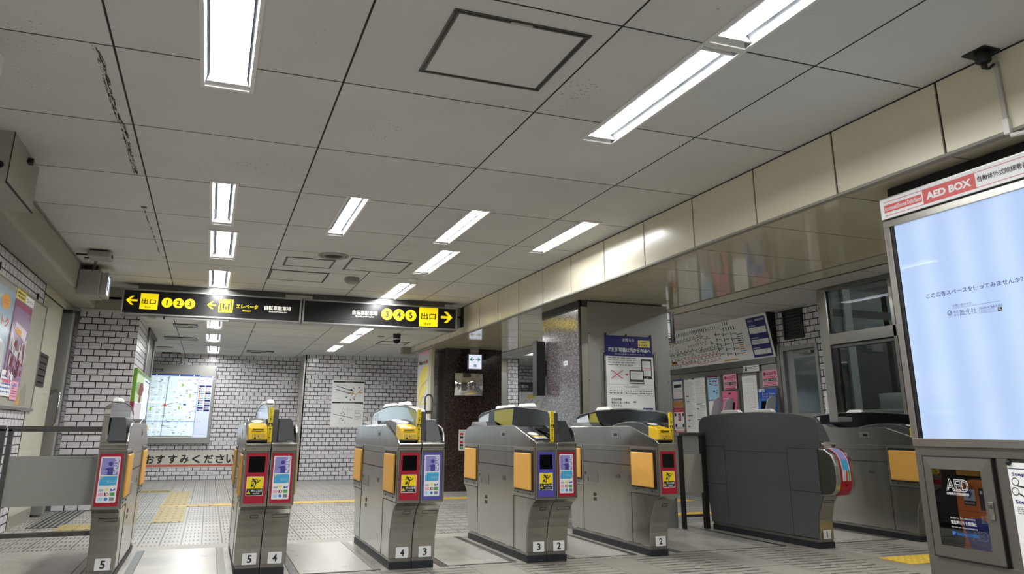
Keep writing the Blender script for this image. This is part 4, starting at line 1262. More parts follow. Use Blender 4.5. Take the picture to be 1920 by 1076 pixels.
for x, s in ((0.022, 1.0), (0.052, 0.6), (0.083, 1.05)):
    mb.fdisc(SF, x, 2.322 + 0.072 * s, 0.010 * s + 0.003, 0.002, 'sign_ink', 10); mb.frect(SF, x - 0.010 * s, 2.322 + 0.025 * s, x + 0.010 * s, 2.322 + 0.06 * s, 0.002, 'sign_ink'); mb.frect(SF, x - 0.006 * s, 2.318, x + 0.006 * s, 2.35, 0.002, 'sign_ink')
mb.fpoly(SF, [(0.03, 2.425), (0.038, 2.425), (0.034, 2.44)], 0.002, 'sign_ink'); mb.fpoly(SF, [(0.06, 2.44), (0.064, 2.425), (0.068, 2.44)], 0.002, 'sign_ink'); mb.frect(SF, 0.012, 2.408, 0.094, 2.411, 0.002, 'sign_ink')
mb.build('elevator_pictogram', p)
mb = MB()
mb.text(SF, 'エレベータ', 0.17, 2.358, 0.425, 2.412, 0.001, 'sign_yellow', 0.015); mb.text(SF, 'Elevator', 0.249, 2.323, 0.346, 2.342, 0.001, 'sign_yellow', 0.01)
mb.text(SF, '自転車駐車場', 0.504, 2.357, 0.826, 2.412, 0.001, 'sign_white', 0.012); mb.text(SF, 'Bicycle Parking lot', 0.561, 2.326, 0.776, 2.347, 0.001, 'sign_white', 0.01)
mb.build('lettering', p)
t, p = sign_box('right hanging black sign with exit 3 4 5 and yellow arrow pointing right', 0.967, 3.013, 2.219, 2.525)
mb = MB()
mb.text(SF, '自転車駐車場', 1.596, 2.359, 1.922, 2.417, 0.001, 'sign_white', 0.012); mb.text(SF, 'Bicycle parking lot', 1.639, 2.328, 1.879, 2.352, 0.001, 'sign_white', 0.01)
mb.build('lettering', p)
for n, x in (('3', 2.05), ('4', 2.208), ('5', 2.369)): part('number_disc', lambda: num(mb, n, x, 2.388, 0.076))
part('exit_block', lambda: exit_block(mb, 2.484, 2.254, 2.742, 2.508, 2.507, 2.714, 2.347, 2.435, 2.566, 2.648, 2.272, 2.306))
part('arrow', lambda: arrow(mb, SF, 2.866, 2.389, 0.16, 0.15, 0.001, 'sign_yellow', False))
for x0, x1, lab in ((-0.95, 0.75, 'dark steel mounting rail above the left exit sign'), (1.10, 2.85, 'dark steel mounting rail above the right exit sign')):
    mb = MB(); mb.box(x0, x1, YS + 0.05, YS + 0.19, 2.527, 2.599, 'steel_dark')
    tag(mb.build('mounting_rail'), lab, 'mounting rail', 'mounting rails over the exit signs')
t = thing('power_unit', 'slim pale fluorescent batten under the left exit sign', 'light fitting', (-0.4, YS + 0.06, 2.21))
mb = MB(); mb.box(-0.90, 0.10, YS + 0.03, YS + 0.09, 2.196, 2.218, 'alu'); mb.build('batten', t)
mb = MB(); mb.box(-0.80, -0.72, YS + 0.028, YS + 0.092, 2.190, 2.2185, 'lens_grey'); mb.build('end_fitting', t)
mb = MB(); mb.box(-0.64, -0.62, YS + 0.028, YS + 0.092, 2.190, 2.2185, 'seam'); mb.build('end_fitting', t)

# small box sign on the left, lit on its right side
t = thing('box_sign', 'square grey box sign on the left beam, its narrow lit face turned to the right', 'sign', (-1.30, 9.05, 2.55))
mb = MB(); mb.box(-1.425, -1.22, 8.86, 9.22, 2.262, 2.53, 'housing_grey'); mb.box(-1.22, -1.165, 8.90, 9.18, 2.272, 2.515, 'housing_grey'); mb.build('housing', t, bevel=0.006)
mb = MB(); f = Fr((-1.165, 0, 0), (0, 1, 0), (0, 0, 1)); mb.fframe(f, 8.90, 2.272, 9.18, 2.515, 0.02, 0, 0.012, 'housing_grey')
mb.frect(f, 8.92, 2.29, 9.16, 2.497, 0.002, 'exit_lit'); mb.frect(f, 9.02, 2.35, 9.08, 2.42, 0.003, 'ink'); mb.fdisc(f, 9.03, 2.44, 0.02, 0.003, 'ink'); mb.build('lit_face', t)
mb = MB(); mb.box(-1.40, -1.27, 8.98, 9.1, 2.53, 2.599, 'frame_dark'); mb.build('hanger', t)

# camera housing on the ceiling at the left
t = thing('security_camera', 'beige box camera fixed to the ceiling near the left beam', 'camera', (-1.16, 8.25, 2.6))
mb = MB(); mb.box(-1.26, -1.06, 8.10, 8.36, 2.525, 2.585, 'housing_grey'); mb.build('housing', t, bevel=0.012)
mb = MB(); mb.tube([(-1.06, 8.23, 2.555), (-1.052, 8.23, 2.555)], 0.018, 'black'); mb.build('lens', t)
mb = MB(); mb.box(-1.25, -1.08, 8.14, 8.30, 2.585, 2.599, 'black'); mb.box(-1.37, -1.26, 8.20, 8.22, 2.55, 2.565, 'frame_dark'); mb.box(-1.31, -1.26, 8.30, 8.32, 2.54, 2.55, 'frame_dark'); mb.build('bracket', t)
mb = MB(); mb.tube([(-1.22, 8.36, 2.54), (-1.235, 8.45, 2.50), (-1.26, 8.52, 2.47), (-1.25, 8.50, 2.45), (-1.22, 8.42, 2.48), (-1.205, 8.36, 2.53)], 0.005, 'black', 8); mb.build('cable', t)

# ceiling hatches
def hatch(x0, x1, y0, y1, z, label, w=0.028, fr='frame_dark'):
    t = thing('access_hatch', label, 'ceiling hatch', ((x0 + x1) / 2, (y0 + y1) / 2, z), 0, 'access hatches in the ceiling')
    mb = MB(); e = 0.0006
    for a, b, c, d in ((x0, x1, y0, y0 + w), (x0, x1, y1 - w, y1), (x0, x0 + w, y0 + w, y1 - w), (x1 - w, x1, y0 + w, y1 - w)):
        mb.box(a, b, c, d, z - 0.005, z - e, 'steel_dark')
        mb.box(a + (0.30 * w if b - a < 2 * w else 0), b - (0.30 * w if b - a < 2 * w else 0), c + (0.30 * w if d - c < 2 * w else 0), d - (0.30 * w if d - c < 2 * w else 0), z - 0.0065, z - 0.004, 'frame_dark')
    mb.build('frame', t)
    mb = MB(); mb.box(x0 + w, x1 - w, y0 + w, y1 - w, z - 0.004, z - e, 'ceiling_panel'); mb.build('panel', t)
    return t
t = hatch(0.779, 1.406, 2.678, 3.288, ZC, 'large square ceiling hatch with dark metal frame nearest the viewer')
mb = MB(); mb.box(1.03, 1.13, 2.684, 2.700, ZC - 0.009, ZC - 0.0055, 'steel_light'); mb.build('maker_tag', t)
hatch(0.56, 1.058, 7.77, 8.21, ZC, 'small ceiling hatch beside the round air outlet', 0.022)
hatch(1.187, 1.816, 7.59, 8.205, ZC, 'ceiling hatch between the round air outlet and the middle lights', 0.022)
hatch(0.462, 1.093, 8.49, 9.065, ZC, 'ceiling hatch nearest the exit signs', 0.020)
hatch(2.50, 2.99, 12.44, 12.91, ZB, 'ceiling hatch beyond the right exit sign, beside the dome camera', 0.03)
# round things on the ceiling
t = thing('air_outlet', 'round dark air outlet with concentric rings in the ceiling', 'air outlet', (1.0, 7.56, ZC))
c = (1.0, 7.56, ZC)
mb = MB(); mb.lathe([(0.150, -0.0005), (0.152, -0.006), (0.140, -0.014), (0.128, -0.008)], c, 'plaster', 32); mb.build('outer_ring', t)
mb = MB(); mb.lathe([(0.118, -0.002), (0.112, -0.014), (0.104, -0.016), (0.098, -0.004)], c, 'plaster', 32); mb.lathe([(0.128, -0.003), (0.0005, -0.0025)], c, 'black', 32); mb.build('inner_ring', t)
mb = MB(); mb.lathe([(0.085, -0.004), (0.075, -0.012), (0.0005, -0.014)], c, 'seam', 24); mb.build('throat', t)
t = thing('speaker', 'small rounded beige speaker box on the ceiling below the round outlet', 'speaker', (1.37, 8.65, ZC))
mb = MB(); mb.lathe([(0.085, -0.0005), (0.088, -0.03), (0.080, -0.055), (0.055, -0.068), (0.0005, -0.070)], (1.37, 8.66, ZC), 'lens_grey', 8); mb.build('cover', t, bevel=0.006)
t = thing('smoke_detector', 'flat cream smoke detector disc beside the light above the right exit sign', 'smoke detector', (2.03, 8.46, ZC))
mb = MB(); mb.lathe([(0.065, -0.0005), (0.063, -0.014), (0.045, -0.022), (0.0005, -0.024)], (2.03, 8.46, ZC), 'ivory', 20); mb.build('cover', t)
t = thing('smoke_detector', 'small dark disc on the ceiling just left of the dome camera', 'smoke detector', (2.36, 11.78, ZB))
mb = MB(); mb.lathe([(0.055, -0.0005), (0.053, -0.012), (0.0005, -0.016)], (2.36, 11.78, ZB), 'lens_grey', 20); mb.build('cover', t)
# dome camera
t = thing('dome_camera', 'black dome camera hanging under the right exit sign', 'camera', (2.53, 11.42, ZB))
mb = MB(); mb.lathe([(0.060, 0), (0.060, -0.02), (0.055, -0.03), (0.055, -0.075), (0.058, -0.078)], (2.53, 11.42, ZB), 'iron', 20); mb.build('housing', t)
mb = MB(); mb.lathe([(0.057, -0.078), (0.056, -0.10), (0.045, -0.125), (0.025, -0.142), (0.0005, -0.147)], (2.53, 11.42, ZB), 'glossblack', 20); mb.build('dome', t)
mb = MB(); mb.lathe([(0.058, -0.066), (0.060, -0.08), (0.057, -0.088)], (2.53, 11.42, ZB), 'alu', 20); mb.build('ring', t)
# slot diffusers of the back ceiling
for x0, x1, y0, y1, lab in ((-0.60, -0.285, 11.39, 11.75, 'slim slot air diffuser nearest the left exit sign'), (-0.80, -0.31, 13.10, 13.50, 'second slot air diffuser beyond the left exit sign'), (-0.965, -0.645, 15.86, 16.1, 'slot air diffuser against the wall above the lit map'), (0.52, 1.0, 14.9, 15.2, 'slot air diffuser right of the farthest light')):
    t = thing('slot_diffuser', lab, 'air diffuser', ((x0 + x1) / 2, (y0 + y1) / 2, ZB), 0, 'slot diffusers in the back ceiling')
    mb = MB()
    for a, b, c2, d in ((x0, x1, y0, y0 + 0.03), (x0, x1, y1 - 0.03, y1), (x0, x0 + 0.03, y0, y1), (x1 - 0.03, x1, y0, y1)): mb.box(a, b, c2, d, ZB - 0.012, ZB - 0.0005, 'frame_dark')
    mb.build('frame', t)
    mb = MB(); mb.box(x0 + 0.03, x1 - 0.03, y0 + 0.03, y1 - 0.03, ZB - 0.006, ZB - 0.0005, 'plaster'); mb.build('blade', t)
t = thing('air_outlet', 'round flat air outlet on the far ceiling above the lit map', 'air outlet', (-0.875, 14.88, ZB))
mb = MB(); mb.lathe([(0.14, -0.0005), (0.14, -0.012), (0.10, -0.018), (0.0005, -0.012)], (-0.875, 14.88, ZB), 'lens_grey', 24); mb.build('cover', t)
# bracket and conduit at the top right
t = thing('junction_bracket', 'black square ceiling plate with a stub, joined to the white conduit', 'ceiling fixture', (3.13, 2.18, ZC))
mb = MB(); mb.box(3.085, 3.185, 2.125, 2.24, ZC - 0.008, ZC - 0.0005, 'black'); mb.build('plate', t)
mb = MB(); mb.lathe([(0.032, -0.008), (0.034, -0.045), (0.028, -0.052), (0.015, -0.056)], (3.14, 2.18, ZC), 'black', 14); mb.build('stub', t)
mb = MB(); mb.lathe([(0.013, -0.05), (0.014, -0.062), (0.013, -0.07), (0.014, -0.074), (0.009, -0.082), (0.0005, -0.083)], (3.14, 2.18, ZC), 'frame_dark', 12); mb.build('gland', t)
t = thing('conduit', 'white cable conduit running down the beam from the black ceiling plate', 'conduit', (3.18, 2.16, 2.5))
mb = MB(); mb.tube([(3.145, 2.178, ZC - 0.082), (3.155, 2.168, ZC - 0.083), (3.170, 2.162, ZC - 0.066), (3.180, 2.155, ZC - 0.063)], 0.006, 'frame_dark', 8); mb.build('cable', t)
mb = MB(); mb.box(3.178, 3.194, 2.147, 2.167, 2.25, 2.535, 'conduit'); mb.build('duct', t, bevel=0.003)
mb = MB(); mb.box(3.172, 3.194, 2.142, 2.172, 2.196, 2.27, 'ivory'); mb.tube([(3.186, 2.15, 2.19), (3.20, 2.10, 2.187), (3.24, 2.05, 2.187)], 0.011, 'ivory', 8); mb.build('elbow', t, bevel=0.004)
mb = MB(); mb.box(3.174, 3.194, 2.145, 2.17, 2.518, 2.545, 'housing_grey'); mb.build('cap', t, bevel=0.003)
t = thing('hanging_sign', 'white-edged dark hanging sign, only its corner at the left edge of the frame', 'sign', (-1.32, 3.3, 2.5))
mb = MB(); mb.box(-1.5, -1.024, 3.60, 3.66, 2.43, 2.50, 'sign_black'); mb.build('face_panel', t)
mb = MB(); mb.box(-1.024, -1.014, 3.595, 3.665, 2.425, 2.505, 'ivory'); mb.build('edge_frame', t)
mb = MB(); mb.tube([(-1.4, 3.63, 2.5), (-1.4, 3.63, 2.6)], 0.012, 'alu'); mb.build('hanger', t)

# ------------------------------------------------------------------ defibrillator cabinet with lit advertising panel
XA = 3.30
AF = Fr((XA, 0, 0), (0, -1, 0), (0, 0, 1))       # u = -y
Y = lambda y: -y
aed = thing('defibrillator_cabinet', 'tall steel cabinet with AED BOX header, blank pale blue lit panel and glazed locker below', 'defibrillator cabinet', (XA + 0.2, 2.5, 0))
y0, y1 = 2.10, 2.985
mb = MB()
for a, b2, c2, d, e, g_ in ((0.012, 0.40, y0, y1, 0.0, 0.36), (0.012, 0.40, y0, y1, 0.815, 2.115), (0.012, 0.40, 2.937, y1, 0.36, 0.815), (0.012, 0.40, y0, 2.576, 0.36, 0.815), (0.17, 0.40, 2.576, 2.937, 0.36, 0.815)):
    mb.box(XA + a, XA + b2, c2, d, e, g_, 'cabinet')

mb.box(XA + 0.05, XA + 0.40, y0, y1, 2.115, ZS - 0.002, 'black')  # black filler block: the shade of the gap above the header, as colour
body = mb.build('body', aed, bevel=0.003)
mb = MB(); mb.fframe(AF, Y(2.982), 0.86, Y(y0), 2.012, 0.036, -0.02, 0.014, 'steel_light'); mb.fframe(AF, Y(2.946), 0.876, Y(y0 + 0.036), 1.995, 0.018, -0.01, 0.006, 'frame_dark'); mb.build('panel_frame', aed, bevel=0.002)
# lit panel: tubes behind it make faint vertical bands of light
m = bpy.data.materials.new('lit_panel'); m.use_nodes = True
q = NM(m); x, yy, z = q.xyz()
sn = q.op('SINE', q.op('MULTIPLY', yy, 30.0))
fade = q.noise(3.5, 1)
c = q.mix(q.rng(q.op('ADD', q.op('MULTIPLY', sn, 0.5), fade), 0.0, 1.1), rgb('#b3c8ee'), rgb('#c6dcfb'))
b = q.N['Principled BSDF']; b.inputs['Base Color'].default_value = rgb('#5a6a80'); b.inputs['Roughness'].default_value = 0.025
q.L.new(c, b.inputs['Emission Color']); b.inputs['Emission Strength'].default_value = 0.86
MATS['lit_panel'] = m
mb = MB(); mb.frect(AF, Y(2.924), 0.882, Y(y0 + 0.054), 1.985, 0.002, 'lit_panel'); lp = mb.build('lit_panel', aed)
mb = MB(); D = 0.003
mb.text(AF, 'この広告スペースを使ってみませんか？', Y(2.790), 1.568, Y(2.287), 1.592, D, 'navy', 0.01)
mat('slate_ink', '#4c5c86', 0.5)
mb.text(AF, 'お問い合わせは', Y(2.652), 1.504, Y(2.553), 1.519, D, 'slate_ink'); mb.frect(AF, Y(2.653), 1.4995, Y(2.411), 1.5007, D, 'slate_ink')
mb.fring(AF, Y(2.674), 1.481, 0.0125, 0.003, D, 'slate_ink', 20); mb.fline(AF, [(Y(2.681), 1.474), (Y(2.664), 1.488)], 0.003, D, 'slate_ink'); mb.fline(AF, [(Y(2.676), 1.472), (Y(2.665), 1.481)], 0.002, D, 'slate_ink')
mb.micro(AF, Y(2.685), 1.4585, Y(2.662), 1.466, 2, D, 'slate_ink', 4)
mb.text(AF, '株式', Y(2.654), 1.4755, Y(2.627), 1.4885, D, 'slate_ink'); mb.text(AF, '会社', Y(2.653), 1.4605, Y(2.626), 1.4735, D, 'slate_ink')
mb.text(AF, '風光社', Y(2.622), 1.461, Y(2.534), 1.489, D, 'slate_ink'); mb.text(AF, 'TEL06-6768-9101', Y(2.522), 1.476, Y(2.408), 1.486, D, 'slate_ink', 0.01)
mb.fframe(AF, Y(2.521), 1.4575, Y(2.431), 1.4725, 0.001, D, D + 0.0002, 'slate_ink'); mb.text(AF, '風光社グループ', Y(2.513), 1.4605, Y(2.447), 1.4695, D, 'slate_ink')
mb.frect(AF, Y(2.429), 1.456, Y(2.408), 1.473, D, 'ink'); mb.fring(AF, Y(2.421), 1.467, 0.0045, 0.0018, D + 0.0004, 'white', 12); mb.fline(AF, [(Y(2.418), 1.464), (Y(2.412), 1.459)], 0.002, D + 0.0004, 'white')
mb.build('lettering', lp)
# header
mb = MB(); mb.fbox(AF, Y(2.986), 2.020, Y(y0), 2.137, -0.02, 0.016, 'alu'); mb.frround(AF, Y(2.983), 2.023, Y(y0), 2.130, 0.006, 0.0165, 'white'); hd = mb.build('header', aed, bevel=0.002)
mb = MB(); D = 0.0172
mat('header_red', '#cf5a5a', 0.45)
mb.frect(AF, Y(2.958), 2.0365, Y(y0), 2.0395, D, 'header_red'); mb.frect(AF, Y(2.958), 2.111, Y(y0), 2.114, D, 'header_red')
mb.frect(AF, Y(2.959), 2.055, Y(2.721), 2.0955, D, 'header_red'); mb.frect(AF, Y(2.714), 2.0375, Y(2.421), 2.1135, D + 0.0002, 'header_red')
mb.text(AF, 'Automated External Defibrillator', Y(2.956), 2.064, Y(2.724), 2.088, D + 0.0005, 'white', 0.015); mb.text(AF, 'AED BOX', Y(2.694), 2.0555, Y(2.443), 2.0935, D + 0.0005, 'white', 0.045)
mb.text(AF, '自動体外式除細動器', Y(2.410), 2.062, Y(2.162), 2.090, D + 0.0005, 'ink', 0.008)
mb.build('lettering', hd)
# locker door with glass, orange bag inside
mb = MB(); mb.box(XA + 0.16, XA + 0.17, 2.578, 2.935, 0.36, 0.813, 'black'); mb.box(XA + 0.02, XA + 0.16, 2.578, 2.582, 0.36, 0.813, 'black'); mb.box(XA + 0.02, XA + 0.16, 2.931, 2.935, 0.36, 0.813, 'black'); mb.box(XA + 0.02, XA + 0.16, 2.578, 2.935, 0.36, 0.402, 'black'); mb.build('locker_interior', aed)
door = MB()
u0, u1, v0, v1 = Y(2.936), Y(2.578), 0.366, 0.812
g0, g1, h0, h1 = Y(2.888), Y(2.632), 0.418, 0.758
for qd in (((u0, v0), (u1, v0), (g1, h0), (g0, h0)), ((u1, v0), (u1, v1), (g1, h1), (g1, h0)), ((u1, v1), (u0, v1), (g0, h1), (g1, h1)), ((u0, v1), (u0, v0), (g0, h0), (g0, h1))):
    door.add([AF.p(a, b2, 0.012 if i < 2 else 0.018) for i, (a, b2) in enumerate(qd)], [(0, 1, 2, 3)], 'cabinet')
door.fframe(AF, u0 - 0.004, v0 - 0.004, u1 + 0.004, v1 + 0.004, 0.005, -0.012, 0.0125, 'seam')
dr = door.build('locker_door', aed)
mb = MB(); mb.frect(AF, g0, h0, g1, h1, 0.0165, 'clear'); gl = mb.build('glass', dr)
mb = MB(); D = 0.0172
for s_, w0, w1, zz0, zz1 in (('AED', 2.822, 2.703, 0.662, 0.716), ):
    mb.text(AF, s_, Y(w0), zz0, Y(w1), zz1, D, 'white', 0.028); mb.text(AF, s_, Y(w0 - 0.003), zz0 + 0.003, Y(w1 + 0.003), zz1 - 0.003, D + 0.0003, 'black', -0.008)
mb.text(AF, '自動体外式除細動器', Y(2.822), 0.644, Y(2.706), 0.657, D, 'white', 0.01)
mb.text(AF, '扉を開けるとブザーが鳴りますので', Y(2.822), 0.539, Y(2.694), 0.548, D, 'white'); mb.text(AF, '緊急時以外 使用禁止', Y(2.822), 0.516, Y(2.690), 0.533, D, 'white', 0.012); mb.text(AF, 'Do not use unless emergency', Y(2.822), 0.499, Y(2.690), 0.508, D, 'white')
mb.build('lettering', gl); mb = MB()
mb.frect(AF, Y(2.822), 0.466, Y(2.804), 0.485, D, 'azure'); mb.fpoly(AF, [(Y(2.822), 0.466), (Y(2.804), 0.466), (Y(2.804), 0.478)], D + 0.0003, 'navy'); mb.text(AF, 'NIHON KOHDEN', Y(2.798), 0.468, Y(2.688), 0.482, D, 'azure', 0.01)
mb.build('maker_logo', gl)
mb = MB(); mb.box(XA - 0.024, XA - 0.01, 2.592, 2.612, 0.555, 0.628, 'steel_light'); mb.box(XA - 0.028, XA - 0.02, 2.595, 2.609, 0.60, 0.618, 'steel_dark'); mb.build('latch', dr, bevel=0.002)
mb = MB(); mb.frect(AF, Y(2.942), 0.333, Y(2.916), 0.350, 0.0, 'paper'); mb.fline(AF, [(Y(2.94), 0.362), (Y(y0), 0.362)], 0.003, -0.011, 'seam'); mb.build('asset_tag', body)
mb = MB(); mb.box(XA, XA + 0.012, 2.505, 2.560, 0.30, 0.815, 'cabinet'); mb.box(XA - 0.002, XA + 0.012, y0, 2.985, 0.815, 0.862, 'cabinet'); mb.box(XA - 0.002, XA + 0.012, y0, 2.985, 0.0, 0.36, 'cabinet'); mb.box(XA - 0.002, XA + 0.012, 2.937, 2.985, 0.36, 0.815, 'cabinet'); mb.build('front_rails', aed, bevel=0.002)
t = thing('defibrillator_bag', 'orange defibrillator bag with a dark blue label behind the locker glass', 'defibrillator', (XA + 0.2, 2.7, 0.41))
mb = MB(); BF = Fr((XA + 0.03, 0.022, 0), (0, -1, 0), (0, 0, 1))
P = [(Y(2.79), 0.404), (Y(2.565), 0.404), (Y(2.565), 0.715), (Y(2.70), 0.716), (Y(2.765), 0.70), (Y(2.79), 0.655), (Y(2.792), 0.55), (Y(2.775), 0.45)]
mb.fpoly(BF, P, 0.0, 'bag_orange')
n = len(P); mb.add([BF.p(a, b2, 0) for a, b2 in P] + [BF.p(a, b2, -0.10) for a, b2 in P], [(i, n + i, n + (i + 1) % n, (i + 1) % n) for i in range(n)], 'bag_orange')
bag = mb.build('shell', t)
mb = MB(); mb.fpoly(BF, [(Y(2.752), 0.425), (Y(2.740), 0.412), (Y(2.645), 0.412), (Y(2.638), 0.42), (Y(2.640), 0.53), (Y(2.68), 0.548), (Y(2.765), 0.542), (Y(2.775), 0.52)], 0.0015, 'bag_blue')
mb.text(BF, 'AED', Y(2.735), 0.452, Y(2.655), 0.492, 0.0022, 'white', 0.02); mb.text(BF, 'AED', Y(2.733), 0.4545, Y(2.657), 0.4895, 0.0026, 'bag_blue', -0.006); mb.micro(BF, Y(2.72), 0.430, Y(2.66), 0.438, 1, 0.002, 'grey_ink', 2); mb.fdisc(BF, Y(2.648), 0.422, 0.006, 0.002, 'grey_ink', 12)
mb.build('label', bag)
mb = MB(); mb.frect(BF, Y(2.752), 0.622, Y(2.692), 0.672, 0.0015, 'white'); mb.frround(BF, Y(2.752), 0.602, Y(2.692), 0.622, 0.003, 0.0015, 'ink'); mb.text(BF, 'BILINGUAL', Y(2.748), 0.607, Y(2.696), 0.617, 0.002, 'white', 0.01)
mb.fdisc(BF, Y(2.722), 0.652, 0.014, 0.002, 'bag_blue', 14); mb.fpoly(BF, [(Y(2.736), 0.650), (Y(2.722), 0.630), (Y(2.708), 0.650)], 0.0021, 'bag_blue'); mb.build('badge', bag)
mb = MB(); mb.frround(BF, Y(2.672), 0.585, Y(2.634), 0.68, 0.004, 0.002, 'ink'); mb.frect(BF, Y(2.665), 0.655, Y(2.652), 0.668, 0.0025, 'white'); mb.frect(BF, Y(2.79), 0.573, Y(2.634), 0.577, 0.001, 'orange'); mb.build('pocket', bag)
# instruction sheet at the cut right edge
t = thing('instruction_sheet', 'white step-by-step resuscitation sheet beside the locker, cut by the right frame edge', 'instruction sheet', (XA - 0.004, 2.40, 0.55))
mb = MB(); SFx = Fr((XA - 0.012, 0, 0), (0, -1, 0), (0, 0, 1))
mb.fbox(SFx, Y(2.502), 0.30, Y(2.12), 0.800, -0.008, 0.0, 'paper'); sh = mb.build('sheet', t)
mb = MB(); D = 0.001
mb.frect(SFx, Y(2.497), 0.774, Y(2.13), 0.777, D, 'navy'); mb.text(SFx, 'Step 1', Y(2.488), 0.742, Y(2.405), 0.760, D, 'navy', 0.02); mb.text(SFx, 'Step 4', Y(2.490), 0.628, Y(2.405), 0.648, D, 'navy', 0.02)
mb.micro(SFx, Y(2.486), 0.59, Y(2.40), 0.622, 4, D, 'grey_ink', 8)
for cx, cz in ((2.476, 0.722), (2.482, 0.682)): mb.fring(SFx, Y(cx), cz, 0.017, 0.003, D, 'ink', 16)
mb.fline(SFx, [(Y(2.468), 0.705), (Y(2.44), 0.70), (Y(2.42), 0.725)], 0.006, D, 'ink'); mb.fline(SFx, [(Y(2.47), 0.676), (Y(2.45), 0.665), (Y(2.42), 0.66)], 0.006, D, 'ink')
mb.fring(SFx, Y(2.455), 0.50, 0.020, 0.003, D, 'ink', 16); mb.fframe(SFx, Y(2.482), 0.41, Y(2.425), 0.475, 0.003, D, D + 0.0003, 'ink'); mb.frect(SFx, Y(2.475), 0.448, Y(2.462), 0.465, D + 0.0004, 'sign_red'); mb.micro(SFx, Y(2.48), 0.385, Y(2.42), 0.402, 2, D, 'sign_red', 3); mb.frect(SFx, Y(2.497), 0.368, Y(2.13), 0.370, D, 'navy')
mb.build('drawings', sh)
mb = MB()
for yy, zz, mm in ((2.49, 0.80, 'black'), (2.482, 0.335, 'ivory')): mb.lathe([(0.011, 0.0), (0.012, 0.008), (0.007, 0.014), (0.0005, 0.015)], (0, 0, 0), mm, 14, 'x'); mb.v[-56:] = [(XA - 0.012 - v[0], yy + v[1], zz + v[2]) for v in mb.v[-56:]]
mb.build('stud', sh)

# ------------------------------------------------------------------ things on the granite pillar
PF = Fr((0, 6.910, 0), (1, 0, 0), (0, 0, 1))
t = thing('display_frame', 'empty steel display frame behind the notice on the granite pillar', 'display frame', (3.95, 6.918, 1.2))
mb = MB(); mb.fframe(Fr((0, 6.922, 0), (1, 0, 0), (0, 0, 1)), 3.622, 0.78, 4.268, 1.71, 0.028, 0, 0.006, 'steel'); mb.fframe(Fr((0, 6.922, 0), (1, 0, 0), (0, 0, 1)), 3.655, 0.81, 4.235, 1.68, 0.006, 0, 0.007, 'seam'); mb.build('frame', t, bevel=0.002)
t = thing('notice_poster', 'blue and white notice on the pillar showing a phone, a laptop and a crossed-out slip', 'poster', (3.95, 6.912, 1.5))
mb = MB(); mb.fbox(PF, 3.676, 0.93, 4.222, 1.655, -0.003, 0.0, 'paper'); mb.fbox(PF, 3.672, 1.653, 4.216, 1.860, -0.003, 0.0005, 'navy'); ps = mb.build('sheet', t)
mb = MB(); D = 0.0012
mb.text(PF, 'お知らせ', 3.873, 1.802, 4.010, 1.838, D, 'white', 0.01)
mb.frround(PF, 4.050, 1.752, 4.192, 1.822, 0.006, D, 'lemon'); mb.micro(PF, 4.085, 1.795, 4.15, 1.81, 1, D + 0.0004, 'ink', 5, 0.7); mb.micro(PF, 4.06, 1.765, 4.185, 1.782, 1, D + 0.0004, 'ink', 6, 0.7)
mb.text(PF, '遅延証明書は紙からWebへ', 3.702, 1.694, 4.196, 1.742, D, 'white', 0.03); mb.micro(PF, 3.775, 1.668, 4.125, 1.682, 1, D, 'faint_ink', 9, 0.6)
mb.micro(PF, 3.70, 1.555, 4.02, 1.648, 4, D, 'grey_ink', 10, 0.32)
mb.frect(PF, 3.727, 1.424, 3.868, 1.520, D, 'white'); mb.micro(PF, 3.735, 1.43, 3.86, 1.51, 6, D + 0.0003, 'faint_ink', 11, 0.3)
mb.fline(PF, [(3.733, 1.430), (3.862, 1.512)], 0.007, D + 0.0008, 'sign_red'); mb.fline(PF, [(3.862, 1.430), (3.733, 1.512)], 0.007, D + 0.001, 'sign_red')
mb.frect(PF, 3.889, 1.466, 3.912, 1.476, D, 'sign_red'); mb.fpoly(PF, [(3.908, 1.456), (3.928, 1.471), (3.908, 1.486)], D, 'sign_red')
mb.frround(PF, 4.078, 1.437, 4.200, 1.634, 0.008, D, 'ink'); mb.frect(PF, 4.090, 1.462, 4.190, 1.612, D + 0.0004, 'paper'); mb.fdisc(PF, 4.140, 1.449, 0.007, D + 0.0006, 'white', 12); mb.frect(PF, 4.12, 1.62, 4.155, 1.625, D + 0.0006, 'grey_ink')
mb.micro(PF, 4.10, 1.555, 4.18, 1.60, 3, D + 0.0008, 'grey_ink', 12, 0.3); mb.frect(PF, 4.10, 1.533, 4.18, 1.548, D + 0.0008, 'pink_light'); mb.micro(PF, 4.10, 1.47, 4.18, 1.525, 5, D + 0.0008, 'grey_ink', 13, 0.3)
mb.frect(PF, 3.940, 1.414, 4.103, 1.517, D + 0.001, 'ink'); mb.frect(PF, 3.951, 1.424, 4.092, 1.507, D + 0.0014, 'paper'); mb.micro(PF, 3.97, 1.435, 4.07, 1.495, 5, D + 0.0018, 'grey_ink', 14, 0.25)
mb.fpoly(PF, [(3.940, 1.383), (4.108, 1.383), (4.108, 1.400), (4.098, 1.411), (3.946, 1.411), (3.940, 1.400)], D + 0.001, 'ink'); mb.frect(PF, 3.946, 1.392, 4.10, 1.402, D + 0.0014, 'white')
mb.text(PF, 'Webなら簡単便利！', 3.868, 1.343, 4.048, 1.360, D, 'ink'); mb.frect(PF, 3.70, 1.372, 4.20, 1.374, D, 'faint_ink')
for a, b2 in ((3.698, 3.868), (3.875, 4.032), (4.040, 4.205)):
    mb.fframe(PF, a, 1.27, b2, 1.332, 0.0015, D, D + 0.0002, 'faint_ink'); mb.micro(PF, a + 0.01, 1.276, b2 - 0.01, 1.322, 2, D, 'ink', int(a * 100), 0.28)
